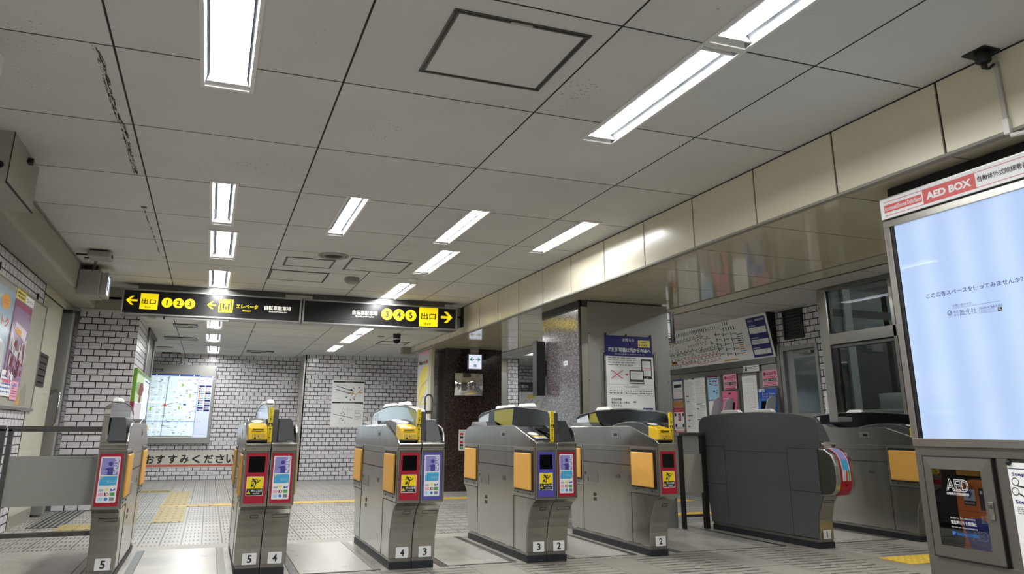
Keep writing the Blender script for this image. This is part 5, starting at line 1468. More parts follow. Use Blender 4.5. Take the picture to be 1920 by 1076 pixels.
mb.text(PF, '遅延証明書', 3.723, 1.214, 3.838, 1.238, D, 'ink', 0.01); mb.text(PF, '電車が遅延した時は、', 3.723, 1.184, 3.936, 1.207, D, 'ink', 0.01); mb.text(PF, 'こちらから', 3.723, 1.155, 3.838, 1.177, D, 'ink', 0.01)
mb.frect(PF, 3.966, 1.199, 3.990, 1.207, D, 'ink'); mb.fpoly(PF, [(3.985, 1.190), (4.005, 1.203), (3.985, 1.216)], D, 'ink')
mb.frect(PF, 4.08, 1.10, 4.195, 1.146, D, 'navy'); mb.frect(PF, 4.088, 1.118, 4.108, 1.138, D + 0.0004, 'white'); mb.micro(PF, 4.115, 1.115, 4.185, 1.135, 1, D + 0.0004, 'faint_ink', 3, 0.4)
mb.build('print', ps)
mb = MB()
for x, z in ((3.68, 1.868), (4.203, 1.868), (3.915, 1.862)): mb.box(x - 0.006, x + 0.006, 6.902, 6.916, z - 0.012, z + 0.014, 'frame_dark')
mb.build('clip', t)
t = thing('label_plate', 'tiny white label on the speckled granite face of the pillar', 'label', (3.405, 7.28, 1.6))
mb = MB(); mb.box(3.404, 3.4095, 7.24, 7.34, 1.575, 1.62, 'white'); mb.micro(Fr((3.404, 0, 0), (0, -1, 0), (0, 0, 1)), -7.33, 1.588, -7.25, 1.605, 1, 0.0008, 'ink', 2, 0.6); mb.build('plate', t)
t = thing('monitor', 'black monitor seen edge-on at the far side of the granite pillar', 'monitor', (3.33, 7.8, 1.58))
mb = MB(); mb.box(3.285, 3.385, 7.77, 7.86, 1.287, 1.868, 'iron'); mb.box(3.275, 3.29, 7.75, 7.87, 1.28, 1.875, 'black'); mb.build('housing', t, bevel=0.004)
mb = MB(); mb.box(3.383, 3.412, 7.79, 7.84, 1.5, 1.66, 'frame_dark'); mb.build('mount', t)
mb = MB()
for z in (1.47, 1.68): mb.tube([(3.335, 7.77, z), (3.335, 7.764, z)], 0.006, 'seam', 8)
mb.build('screw', t)
t = thing('flag_sign', 'narrow white sign in a dark bracket projecting past the right edge of the granite pillar', 'sign', (4.6, 7.3, 2.0))
mb = MB(); mb.box(4.432, 4.70, 7.29, 7.31, 1.88, 2.19, 'white'); f = Fr((0, 7.29, 0), (1, 0, 0), (0, 0, 1))
for z0, z1 in ((1.885, 1.915), (1.93, 1.94), (1.955, 1.965), (2.08, 2.09), (2.105, 2.115)): mb.frect(f, 4.60, z0, 4.70, z1, 0.001, 'ink')
mb.build('face_panel', t)
mb = MB(); mb.box(4.70, 4.725, 7.28, 7.32, 1.87, 2.205, 'frame_dark'); mb.box(4.74, 4.752, 7.285, 7.315, 1.88, 2.205, 'frame_dark'); mb.box(4.43, 4.752, 7.285, 7.315, 1.862, 1.878, 'frame_dark'); mb.box(4.43, 4.752, 7.285, 7.315, 2.19, 2.205, 'frame_dark'); mb.build('bracket', t)

# ------------------------------------------------------------------ ticket wall: fare map, bands, posters, machines
WF = Fr((XW, 0, 0), (0, -1, 0), (0, 0, 1))
# tilted fare map: bottom at the wall, top leaning out
FM = Fr((XW - 0.03, 0, 1.845), (0, -1, 0), Vector((-0.11, 0, 0.565)).normalized())
t = thing('fare_map', 'big white route and fare map leaning out above the ticket machines', 'route map', (XW - 0.05, 9.3, 2.1))
L0, L1, HH = Y(10.56), Y(8.02), 0.572
mb = MB(); mb.prism([(XW - 0.03, 1.845), (XW - 0.141, 2.410), (XW - 0.002, 2.410), (XW - 0.002, 1.845)], 'y', 8.02, 10.56, 'paper')
mb.prism([(XW - 0.03, 1.845), (XW - 0.141, 2.412), (XW - 0.002, 2.412), (XW - 0.002, 1.845)], 'y', 8.005, 8.02, 'frame_dark'); fm = mb.build('panel', t)
mb = MB(); D = 0.001
def fx(px): return Y(10.56) + (px) * 2.54       # 0..1 along the map
def fz(pz): return pz * HH
for i in range(31):      # top row of stations
    x = 0.03 + 0.0175 * i; z = 0.80 + 0.002 * i
    mb.frect(FM, fx(x), fz(z), fx(x) + 0.016, fz(z) + 0.052, D, 'grey_ink'); mb.frect(FM, fx(x) + 0.002, fz(z) + 0.018, fx(x) + 0.014, fz(z) + 0.046, D + 0.0003, 'ink')
for i in range(3): mb.frect(FM, fx(0.63 + 0.02 * i), fz(0.90), fx(0.63 + 0.02 * i) + 0.018, fz(0.90) + 0.05, D, 'ink')
for i in range(5): mb.frect(FM, fx(0.63 + 0.022 * i), fz(0.76), fx(0.63 + 0.022 * i) + 0.018, fz(0.76) + 0.05, D, 'ink')
mb.fline(FM, [(fx(0.58), fz(0.87)), (fx(0.62), fz(0.92))], 0.004, D, 'ink'); mb.fline(FM, [(fx(0.58), fz(0.87)), (fx(0.62), fz(0.80))], 0.004, D, 'ink')
def route(pts, m, n, seed, w=0.006):
    P = [(fx(a), fz(b2)) for a, b2 in pts]; mb.fline(FM, P, w, D + 0.0002, m)
    rnd = random.Random(seed)
    for (a, b2), (c2, e) in zip(P, P[1:]):
        k = max(1, int(n * math.dist((a, b2), (c2, e)) / 2.0))
        for i in range(k):
            f = (i + 0.5) / k; x = a + (c2 - a) * f; z = b2 + (e - b2) * f
            mb.frect(FM, x - 0.012, z + 0.010, x + 0.012, z + 0.016, D + 0.0003, m); mb.frect(FM, x - 0.016, z + 0.020, x + 0.010 + rnd.random() * 0.012, z + 0.034, D + 0.0003, 'grey_ink')
route([(0.10, 0.52), (0.12, 0.66), (0.32, 0.70), (0.40, 0.74), (0.44, 0.66), (0.50, 0.66)], 'ink', 26, 1)
route([(0.00, 0.36), (0.20, 0.40), (0.32, 0.42), (0.36, 0.34), (0.60, 0.38)], 'ink', 26, 2)
route([(0.02, 0.30), (0.18, 0.32), (0.30, 0.36)], 'green', 26, 3, 0.004)
route([(0.05, 0.20), (0.30, 0.22), (0.55, 0.26)], 'sign_red', 24, 4)
route([(0.16, 0.10), (0.32, 0.12), (0.36, 0.16), (0.54, 0.19)], 'maroon', 26, 5)
route([(0.16, 0.16), (0.20, 0.08), (0.32, 0.09), (0.34, 0.05), (0.56, 0.10)], 'sign_red', 24, 6)
route([(0.00, 0.03), (0.16, 0.05)], 'cobalt', 30, 7)
route([(0.04, 0.66), (0.13, 0.69)], 'sign_red', 30, 8); route([(0.34, 0.60), (0.42, 0.66)], 'amber', 34, 9, 0.003); route([(0.36, 0.72), (0.46, 0.82), (0.52, 0.86)], 'orange', 30, 10, 0.003)
route([(0.26, 0.50), (0.36, 0.52), (0.46, 0.56)], 'green', 34, 11, 0.003); route([(0.42, 0.36), (0.56, 0.44)], 'green', 34, 12, 0.004)
route([(0.14, 0.55), (0.14, 0.10)], 'ink', 14, 13, 0.003); route([(0.22, 0.52), (0.22, 0.08)], 'amber', 14, 14, 0.003); route([(0.30, 0.45), (0.30, 0.10)], 'maroon', 12, 15, 0.003)
rnd = random.Random(5)
for i in range(60):
    x, z = rnd.uniform(0.02, 0.56), rnd.uniform(0.06, 0.78); mb.frect(FM, fx(x), fz(z), fx(x) + rnd.uniform(0.012, 0.035), fz(z) + 0.010, D, rnd.choice(('grey_ink', 'ink', 'faint_ink')))
for c2 in range(3):
    for r in range(5):
        x = 0.55 + 0.075 * c2 * 0.9; z = 0.66 - r * 0.12 - 0.02 * c2
        mb.frect(FM, fx(x), fz(z), fx(x) + 0.018, fz(z) + 0.05, D, 'ink'); mb.frect(FM, fx(x) + 0.026, fz(z) + 0.02, fx(x) + 0.12, fz(z) + 0.032, D, 'grey_ink')
for r in range(10): mb.frect(FM, fx(0.735), fz(0.62 - 0.05 * r), fx(0.735) + rnd.uniform(0.08, 0.13), fz(0.62 - 0.05 * r) + 0.012, D, ('ink', 'ink', 'ink', 'ink', 'ink', 'green', 'amber', 'sign_red', 'azure', 'orange')[r])
for a, b2, c2, e in ((0.02, 0.74, 0.06, 0.77), (0.05, 0.10, 0.12, 0.15), (0.58, 0.04, 0.70, 0.075)): mb.frect(FM, fx(a), fz(b2), fx(c2), fz(e), D + 0.0004, 'tan')
mb.frect(FM, fx(0.06), fz(0.15), fx(0.115), fz(0.19), D + 0.0005, 'ink'); mb.frect(FM, fx(0.00), fz(0.55), fx(0.02), fz(0.59), D + 0.0005, 'sign_red'); mb.frect(FM, fx(0.49), fz(0.50), fx(0.515), fz(0.55), D + 0.0005, 'green'); mb.frect(FM, fx(0.385), fz(0.38), fx(0.395), fz(0.43), D + 0.0006, 'ink'); mb.frect(FM, fx(0.393), fz(0.44), fx(0.402), fz(0.48), D + 0.0006, 'sign_red')
mb.build('print', fm); mb = MB()
mb.frect(FM, fx(0.835), fz(0.04), fx(0.985), fz(0.95), D + 0.0004, 'navy')
mb.text(FM, 'ごあんない', fx(0.845), fz(0.855), fx(0.890), fz(0.905), D + 0.001, 'white', 0.01)
for a in (0.905, 0.942): mb.frect(FM, fx(a), fz(0.86), fx(a + 0.034), fz(0.905), D + 0.001, 'faint_ink')
for z0, z1, n in ((0.58, 0.72, 3), (0.33, 0.44, 1), (0.10, 0.21, 3)):
    mb.frect(FM, fx(0.845), fz(z1 + 0.025), fx(0.90), fz(z1 + 0.050), D + 0.001, 'faint_ink')
    mb.frround(FM, fx(0.845), fz(z0), fx(0.976), fz(z1), 0.006, D + 0.001, 'paper')
    for k in range(n): mb.micro(FM, fx(0.852 + 0.12 * k / n), fz(z0 + 0.015), fx(0.852 + 0.12 * (k + 0.7) / n), fz(z1 - 0.02), 3, D + 0.0015, 'grey_ink', k + 3, 0.35)
mb.build('fare_notes', fm)
mb = MB(); mb.box(XW - 0.05, XW + 0.02, 8.02, 10.6, 1.765, 1.845, 'steel'); mb.box(XW - 0.03, XW + 0.02, 8.02, 10.6, 1.685, 1.762, 'steel_light'); mb.box(XW - 0.035, XW, 8.02, 10.6, 1.758, 1.768, 'seam')
struct(mb, 'trim_6', bevel=0.003)
mb = MB(); mb.box(XW - 0.004, XW + 0.03, 8.02, 10.6, 0.9, 1.69, 'steel_flat'); mb.box(XW - 0.01, XW + 0.03, 8.02, 10.6, 0.0, 0.90, 'steel_flat'); mb.box(XW - 0.06, XW, 8.5, 10.6, 0.86, 0.90, 'steel_light')
for y in (8.44, 8.80, 9.22, 9.60, 10.19): mb.box(XW - 0.025, XW, y - 0.012, y + 0.012, 0.9, 1.69, 'steel')
mb.box(XW - 0.03, XW + 0.03, 7.965, 8.03, 0, 2.0, 'steel')
struct(mb, 'trim_7')
t = thing('pictogram_plate', 'small white plate with restroom pictograms hung below the fare map', 'sign', (XW - 0.06, 8.5, 1.73))
PP = Fr((XW - 0.052, 0, 0), (0, -1, 0), (0, 0, 1))
mb = MB(); mb.fbox(PP, Y(8.68), 1.688, Y(8.345), 1.770, -0.004, 0, 'white')
for y in (8.655, 8.625, 8.595): mb.fdisc(PP, Y(y), 1.752, 0.007, 0.001, 'ink', 10); mb.frect(PP, Y(y + 0.008), 1.70, Y(y - 0.008), 1.742, 0.001, 'ink')
mb.frect(PP, Y(8.61), 1.695, Y(8.607), 1.764, 0.001, 'ink'); mb.micro(PP, Y(8.56), 1.70, Y(8.365), 1.755, 3, 0.001, 'ink', 4, 0.3); mb.build('plate', t)

def sheet(name, label, ya, yb, za, zb, m, draw, off=0.006, cat='poster', group=None):
    """sheet on the ticket wall; ya > yb (left to right)"""
    f = Fr((XW - off, 0, 0), (0, -1, 0), (0, 0, 1))
    t = thing(name, label, cat, (XW - off, (ya + yb) / 2, (za + zb) / 2), 0, group)
    mb = MB(); mb.fbox(f, Y(ya), za, Y(yb), zb, -0.004, 0, m); s_ = mb.build('sheet', t)
    mb = MB(); draw(mb, f); mb.build('print', s_)
    return t
G = 'posters on the ticket wall'
def d_a(mb, f):
    mb.frect(f, Y(10.485), 1.40, Y(10.225), 1.665, 0.0006, 'paper'); mb.frect(f, Y(10.46), 1.565, Y(10.25), 1.615, 0.001, 'ink'); mb.micro(f, Y(10.46), 1.49, Y(10.25), 1.54, 4, 0.001, 'grey_ink', 1); mb.micro(f, Y(10.46), 1.42, Y(10.25), 1.48, 4, 0.001, 'sign_red', 2, 0.25)
sheet('notice_sheet', 'blue-edged notice at the left end of the ticket wall, above a tan card', 10.50, 10.205, 1.385, 1.690, 'cobalt', d_a, group=G)
def d_b(mb, f): mb.micro(f, Y(10.47), 1.285, Y(10.23), 1.36, 4, 0.001, 'ink', 3, 0.25)
sheet('notice_card', 'tan card between two posters at the left end of the ticket wall', 10.49, 10.21, 1.27, 1.375, 'tan', d_b, group=G)
def d_c(mb, f):
    mb.frect(f, Y(10.50), 0.935, Y(10.20), 1.20, 0.0006, 'paper'); mb.micro(f, Y(10.48), 1.21, Y(10.22), 1.25, 2, 0.001, 'pink_light', 1, 0.4); mb.frround(f, Y(10.385), 1.07, Y(10.305), 1.18, 0.01, 0.001, 'sign_red'); mb.frect(f, Y(10.375), 1.09, Y(10.315), 1.16, 0.0014, 'lilac')
    for y, z in ((10.46, 1.16), (10.24, 1.16), (10.45, 1.00), (10.25, 1.0)): mb.frect(f, Y(y + 0.025), z - 0.02, Y(y - 0.025), z + 0.025, 0.001, 'ink')
    mb.frect(f, Y(10.46), 0.915, Y(10.24), 0.927, 0.001, 'white'); mb.micro(f, Y(10.46), 0.95, Y(10.24), 0.98, 2, 0.001, 'grey_ink', 5)
sheet('notice_sheet', 'red-bordered white poster showing a phone, under the tan card', 10.51, 10.195, 0.905, 1.262, 'sign_red', d_c, group=G)
def d_d(mb, f):
    mb.micro(f, Y(10.13), 0.95, Y(9.93), 1.64, 36, 0.001, 'faint_ink', 6, 0.3); mb.micro(f, Y(9.88), 0.95, Y(9.66), 1.64, 36, 0.001, 'faint_ink', 7, 0.3)
    for y, z, w in ((10.13, 1.42, 0.06), (10.13, 1.34, 0.08), (10.12, 1.14, 0.13), (10.12, 1.07, 0.06), (10.13, 0.98, 0.05), (9.87, 1.30, 0.14), (9.87, 1.23, 0.05), (9.87, 1.08, 0.06)): mb.frect(f, Y(y), z, Y(y - w), z + 0.012, 0.0014, 'ink')
    mb.frect(f, Y(9.98), 1.668, Y(9.90), 1.682, 0.0014, 'ink'); mb.frect(f, Y(10.15), 1.672, Y(10.05), 1.682, 0.0014, 'grey_ink')
sheet('timetable', 'large white timetable covering the left of the ticket wall', 10.175, 9.632, 0.905, 1.688, 'paper', d_d, cat='timetable')
def d_e(mb, f):
    mb.frect(f, Y(9.565), 1.668, Y(9.315), 1.688, 0.001, 'maroon'); mb.frect(f, Y(9.565), 1.645, Y(9.315), 1.655, 0.001, 'navy')
    mb.frect(f, Y(9.565), 1.135, Y(9.315), 1.34, 0.0008, 'paper'); mb.frect(f, Y(9.565), 1.345, Y(9.40), 1.355, 0.001, 'navy')
    rnd = random.Random(9)
    for i in range(14): y, z = rnd.uniform(9.36, 9.55), rnd.uniform(1.38, 1.63); mb.frect(f, Y(y), z, Y(y - 0.04), z + 0.012, 0.001, rnd.choice(('navy', 'sign_red', 'grey_ink')))
    mb.frect(f, Y(9.45), 1.40, Y(9.44), 1.62, 0.001, 'sky_blue')
sheet('guide_poster', 'pale blue guide poster right of the large white timetable', 9.575, 9.305, 1.13, 1.692, 'sky_blue', d_e, group=G)
def d_f(ya, yb, z0):
    def d(mb, f):
        mb.fdisc(f, Y(ya - 0.045), z0 + 0.155, 0.026, 0.001, 'maroon', 16); mb.text(f, '620円', Y(ya - 0.08), z0 + 0.13, Y(yb + 0.02), z0 + 0.182, 0.0012, 'maroon', 0.02)
        mb.frect(f, Y(ya - 0.02), z0 + 0.062, Y(yb + 0.02), z0 + 0.098, 0.001, 'ink'); mb.text(f, '1DAY PASS', Y(ya - 0.03), z0 + 0.068, Y(yb + 0.03), z0 + 0.092, 0.0014, 'white', 0.01)
        mb.micro(f, Y(ya - 0.04), z0 + 0.106, Y(yb + 0.04), z0 + 0.126, 1, 0.001, 'sign_red', 2, 0.6); mb.micro(f, Y(ya - 0.03), z0 + 0.028, Y(yb + 0.03), z0 + 0.056, 2, 0.001, 'maroon', 3, 0.4); mb.frect(f, Y(ya - 0.02), z0 + 0.008, Y(yb + 0.03), z0 + 0.02, 0.001, 'maroon')
    return d
sheet('fare_poster', 'pink 620 yen day pass poster above the pink ticket machine', 9.15, 8.865, 1.482, 1.684, 'pink_light', d_f(9.15, 8.865, 1.482), 0.03, group='pink day pass posters')
sheet('fare_poster', 'pink 620 yen day pass poster above the blue ticket machine, next to the grey door', 8.318, 8.03, 1.484, 1.69, 'pink_light', d_f(8.318, 8.03, 1.484), 0.03, group='pink day pass posters')
def d_g(mb, f):
    mb.micro(f, Y(8.74), 1.55, Y(8.52), 1.61, 4, 0.001, 'faint_ink', 2, 0.25)
    for k in range(4): mb.micro(f, Y(8.74 - 0.06 * k), 1.19, Y(8.695 - 0.06 * k), 1.53, 16, 0.001, 'grey_ink', k, 0.35)
sheet('fare_list', 'narrow white fare list between the pink and blue ticket machines', 8.778, 8.475, 1.165, 1.64, 'paper', d_g, group=G)

def machine(label, ya, yb, m, m2, fin):
    t = thing('ticket_machine', label, 'ticket machine', (XW - 0.05, (ya + yb) / 2, 0), 0, 'ticket machines in the ticket wall')
    mb = MB(); mb.box(XW - 0.06, XW, yb, ya, 0.70, 1.462, 'steel_flat'); h = mb.build('housing', t, bevel=0.003)
    f = Fr((XW - 0.062, 0, 0), (0, -1, 0), (0, 0, 1))
    mb = MB(); mb.fbox(f, Y(ya - 0.005), 1.33, Y(yb + 0.005), 1.455, -0.003, 0.002, m); hp = mb.build('header_panel', t)
    mb = MB()
    if m == 'pink':
        mb.text(f, '定期券', Y(ya - 0.04), 1.405, Y(ya - 0.12), 1.43, 0.003, 'pink_light'); mb.frect(f, Y(ya - 0.15), 1.41, Y(ya - 0.21), 1.432, 0.003, 'ink'); mb.micro(f, Y(ya - 0.04), 1.345, Y(ya - 0.16), 1.37, 1, 0.003, 'white', 3, 0.6)
    else:
        mb.text(f, 'きっぷ', Y(ya - 0.08), 1.375, Y(ya - 0.19), 1.40, 0.003, 'white', 0.01); mb.text(f, 'Tickets', Y(ya - 0.21), 1.375, Y(ya - 0.33), 1.398, 0.003, 'white'); mb.text(f, 'カード', Y(ya - 0.08), 1.342, Y(ya - 0.19), 1.366, 0.003, 'white', 0.01); mb.text(f, 'Cards', Y(ya - 0.21), 1.342, Y(ya - 0.30), 1.364, 0.003, 'white')
        mb.frect(f, Y(ya - 0.02), 1.415, Y(ya - 0.13), 1.45, 0.003, 'paper'); mb.frect(f, Y(ya - 0.06), 1.42, Y(ya - 0.12), 1.44, 0.0034, 'grey_ink')
    mb.build('lettering', hp)
    mb = MB(); mb.prism([(XW - 0.062, 1.325), (XW - 0.12, 1.02), (XW - 0.062, 1.0)], 'y', yb + 0.01, ya - 0.01, m2); mb.prism([(XW - 0.068, 1.30), (XW - 0.1205, 1.02), (XW - 0.066, 1.02)], 'y', yb + 0.05, ya - 0.06, 'glossblack'); mb.build('screen', t)
    mb = MB()
    for y in fin: mb.prism([(XW - 0.06, 1.36), (XW - 0.12, 1.36), (XW - 0.19, 1.31), (XW - 0.26, 1.12), (XW - 0.28, 0.95), (XW - 0.06, 0.95)], 'y', y - 0.008, y + 0.008, 'fin')
    mb.build('privacy_fin', t, bevel=0.003)
machine('pink ticket machine in the ticket wall with grey privacy fins', 9.17, 8.825, 'pink', 'pink', (8.93,))
machine('blue ticket machine in the ticket wall beside the grey door', 8.39, 8.03, 'cobalt', 'azure', (8.06,))
t = thing('privacy_screen', 'pale curved privacy screen between the guide poster and the pink machine', 'screen', (XW - 0.1, 9.23, 1.0))
mb = MB(); mb.prism([(XW - 0.03, 1.38), (XW - 0.10, 1.38), (XW - 0.17, 1.33), (XW - 0.24, 1.12), (XW - 0.26, 0.90), (XW - 0.03, 0.90)], 'y', 9.215, 9.235, 'fin_white'); mb.build('fin', t, bevel=0.003)
# left post of the wall, with a thin panel
t = thing('wall_panel', 'thin pale panel in a steel edge right beside the granite pillar', 'panel', (XW - 0.02, 10.6, 1.2))
mb = MB(); mb.box(XW - 0.02, XW - 0.005, 10.53, 10.68, 0.9, 1.62, 'ivory'); mb.build('sheet', t)
mb = MB(); mb.fframe(Fr((XW - 0.02, 0, 0), (0, -1, 0), (0, 0, 1)), Y(10.70), 0.88, Y(10.52), 1.64, 0.02, 0, 0.008, 'steel'); mb.build('edge', t)
# louvre above the door
t = thing('louvre_vent', 'dark louvred vent in the white tiles above the grey door', 'vent', (XW, 7.68, 2.22))
VF = Fr((XW - 0.001, 0, 0), (0, -1, 0), (0, 0, 1))
mb = MB(); mb.fframe(VF, Y(7.86), 2.037, Y(7.504), 2.408, 0.024, 0, 0.018, 'frame_dark'); mb.build('frame', t, bevel=0.002)
mb = MB(); mb.frect(VF, Y(7.85), 2.05, Y(7.51), 2.40, 0.001, 'black')
for k in range(8):
    z = 2.07 + k * 0.041; mb.add([(XW - 0.004, 7.838, z + 0.022), (XW - 0.004, 7.526, z + 0.022), (XW - 0.018, 7.526, z), (XW - 0.018, 7.838, z)], [(0, 1, 2, 3)], 'steel')
mb.build('slats', t)
t = thing('notice_strip', 'tall narrow white paper strip on the tiles between the grey door and the office window', 'notice', (XW, 7.22, 1.2))
mb = MB(); mb.box(XW - 0.006, XW - 0.002, 7.17, 7.275, 1.02, 1.36, 'paper'); f = Fr((XW - 0.006, 0, 0), (0, -1, 0), (0, 0, 1))
mb.micro(f, Y(7.265), 1.20, Y(7.21), 1.33, 6, 0.001, 'pink_light', 3); mb.micro(f, Y(7.265), 1.05, Y(7.19), 1.18, 6, 0.001, 'grey_ink', 4); mb.build('sheet', t)
# inside the office
t = thing('office_lamp', 'fluorescent tube fitting inside the dark office', 'light fitting', (7.2, 5.4, 2.38))
mb = MB(); mb.box(7.1, 7.3, 4.6, 6.0, 2.385, 2.413, 'housing_grey'); mb.build('body', t)
mat('dim_tube', '#ffffff', 0.5, emit=30.0); mb = MB(); mb.tube([(7.2, 4.65, 2.37), (7.2, 5.95, 2.37)], 0.015, 'dim_tube', 8); mb.build('tube', t)
t = thing('office_counter', 'dim counter with equipment inside the office window', 'counter', (6.5, 5.2, 0))
mb = MB(); mb.box(6.14, 6.7, 4.3, 6.39, 0, 0.98, 'office_dark'); mb.build('body', t)
t = thing('printer', 'grey printer with a raised lid behind the office window', 'printer', (6.5, 6.0, 0.98))
mb = MB(); mb.box(6.2, 6.55, 5.86, 6.28, 0.982, 1.14, 'office_pale'); mb.build('body', t, bevel=0.02)
mb = MB(); mb.box(6.56, 6.585, 5.84, 6.30, 0.99, 1.31, 'office_pale'); mb.build('lid', t, bevel=0.006)
mb = MB(); mb.box(6.19, 6.205, 5.90, 6.10, 1.04, 1.10, 'office'); mb.lathe([(0.015, -0.004), (0.015, 0), (0.0005, 0)], (6.192, 6.18, 1.07), 'black', 12, 'x'); mb.build('control_panel', t)
t = thing('equipment_rack', 'dark rack of station equipment inside the office', 'equipment rack', (6.6, 5.2, 0.98))
mb = MB(); mb.box(6.35, 6.65, 4.5, 5.75, 0.982, 1.30, 'office_dark'); mb.build('body', t, bevel=0.004)
mb = MB(); f = Fr((6.349, 0, 0), (0, -1, 0), (0, 0, 1))
for k in range(3): mb.frect(f, Y(5.70 - 0.42 * k), 1.06, Y(5.36 - 0.42 * k), 1.16, 0.001, 'black'); mb.micro(f, Y(5.70 - 0.42 * k), 1.20, Y(5.34 - 0.42 * k), 1.27, 2, 0.001, 'faint_ink', k, 0.4)
mb.build('panels', t)
t = thing('storage_cabinet', 'tall dim cabinet at the back of the office', 'cabinet', (8.5, 4.6, 0))
mb = MB(); mb.box(8.2, 8.89, 3.8, 5.3, 0, 1.9, 'office'); mb.build('body', t, bevel=0.005)
mb = MB(); mb.box(8.195, 8.2, 4.54, 4.56, 0.05, 1.85, 'black'); mb.box(8.17, 8.2, 4.45, 4.48, 0.95, 1.1, 'steel'); mb.build('door_gap', t)

# ------------------------------------------------------------------ beyond the gates: dark pillar items
DF = Fr((0, 12.02, 0), (1, 0, 0), (0, 0, 1))
t = thing('safety_mirror', 'rectangular convex mirror on the dark granite pillar', 'mirror', (3.87, 11.99, 1.63))
mb = MB(); V = []; nx, nz = 14, 10
for j in range(nz + 1):
    for i in range(nx + 1):
        a, b = i / nx * 2 - 1, j / nz * 2 - 1
        V.append((3.868 + a * 0.236, 12.0 - 0.075 * (1 - 0.55 * a * a - 0.45 * b * b), 1.632 + b * 0.175))
k = mb.mi('mirror')
mb.add(V, [(j * (nx + 1) + i, j * (nx + 1) + i + 1, (j + 1) * (nx + 1) + i + 1, (j + 1) * (nx + 1) + i) for j in range(nz) for i in range(nx)], 'mirror', True); mb.build('mirror_face', t)
mb = MB(); mb.box(3.63, 4.105, 11.995, 12.025, 1.455, 1.81, 'black'); mb.build('back_frame', t, bevel=0.01)
t = thing('exit_light', 'small lit white exit box with green arrows hanging before the dark pillar', 'sign', (3.876, 11.72, 2.1))
mb = MB(); mb.box(3.765, 3.990, 11.70, 11.76, 1.856, 2.092, 'housing_grey'); mb.build('housing', t, bevel=0.004)
EF2 = Fr((0, 11.699, 0), (1, 0, 0), (0, 0, 1))
mb = MB(); mb.frect(EF2, 3.772, 1.862, 3.984, 2.082, 0.0, 'exit_lit')
arrow(mb, EF2, 3.822, 2.010, 0.075, 0.062, 0.002, 'exit_green', True); arrow(mb, EF2, 3.928, 2.010, 0.075, 0.062, 0.002, 'exit_green', False)
mb.fframe(EF2, 3.852, 1.888, 3.905, 1.93, 0.007, 0.002, 0.0025, 'exit_green'); mb.frect(EF2, 3.868, 1.90, 3.889, 1.925, 0.002, 'exit_green'); mb.build('lit_face', t)
mb = MB(); mb.box(3.81, 3.937, 11.715, 11.745, 2.092, ZS, 'lens_grey'); mb.build('hanger', t)
t = thing('notice_plate', 'white notice with red and black symbols low on the dark granite pillar', 'notice', (3.79, 12.0, 0.77))
mb = MB(); mb.fbox(DF, 3.725, 0.610, 3.87, 0.928, 0.0, 0.006, 'white'); s_ = mb.build('plate', t)
mb = MB()
for i, (z, m) in enumerate(((0.86, 'sign_red'), (0.81, 'ink'), (0.735, 'sign_red'), (0.69, 'ink'), (0.645, 'green'))): mb.frround(DF, 3.745, z - 0.017, 3.80, z + 0.017, 0.005, 0.007, m); mb.micro(DF, 3.81, z - 0.01, 3.865, z + 0.01, 1, 0.007, 'grey_ink', i, 0.4)
mb.frect(DF, 3.735, 0.765, 3.865, 0.768, 0.007, 'grey_ink'); mb.micro(DF, 3.74, 0.89, 3.86, 0.91, 1, 0.007, 'grey_ink', 8, 0.5); mb.build('print', s_)
# advertising board beside the dark pillar
t = thing('advertising_board', 'tall framed transit poster with yellow swirls beside the dark pillar', 'advertising board', (3.28, 12.65, 1.4))
MF = Fr((3.278, 0, 0), (0, -1, 0), (0, 0, 1))
mb = MB(); mb.box(3.28, 3.34, 12.18, 13.05, 0.0, 2.204, 'cream'); mb.build('frame', t, bevel=0.004)
mb = MB(); mb.frect(MF, Y(13.0), 0.80, Y(12.30), 2.185, 0.0, 'poster_white'); b_ = mb.build('sheet', t)
mb = MB(); mb.text(MF, 'Metro', Y(12.93), 1.98, Y(12.52), 2.05, 0.001, 'ink', 0.03); mb.text(MF, 'Mi', Y(12.50), 1.98, Y(12.36), 2.05, 0.001, 'orange', 0.02); mb.frect(MF, Y(13.0), 2.15, Y(12.30), 2.185, 0.001, 'pink_light')
mb.fpoly(MF, [(Y(12.98), 1.45), (Y(12.80), 1.30), (Y(12.45), 1.55), (Y(12.32), 1.92), (Y(12.60), 1.97), (Y(12.92), 1.80)], 0.0008, 'lemon')
for k in range(4): mb.fline(MF, [(Y(12.97 - 0.05 * k), 1.40 - 0.08 * k), (Y(12.75 - 0.04 * k), 1.62 - 0.09 * k), (Y(12.34), 1.72 - 0.13 * k)], 0.025, 0.0012 + 0.0003 * k, ('faint_ink', 'lemon', 'faint_ink', 'yellow')[k])
mb.fpoly(MF, [(Y(12.9), 1.0), (Y(12.6), 0.9), (Y(12.4), 1.15), (Y(12.7), 1.25)], 0.001, 'lemon'); mb.build('artwork', b_)

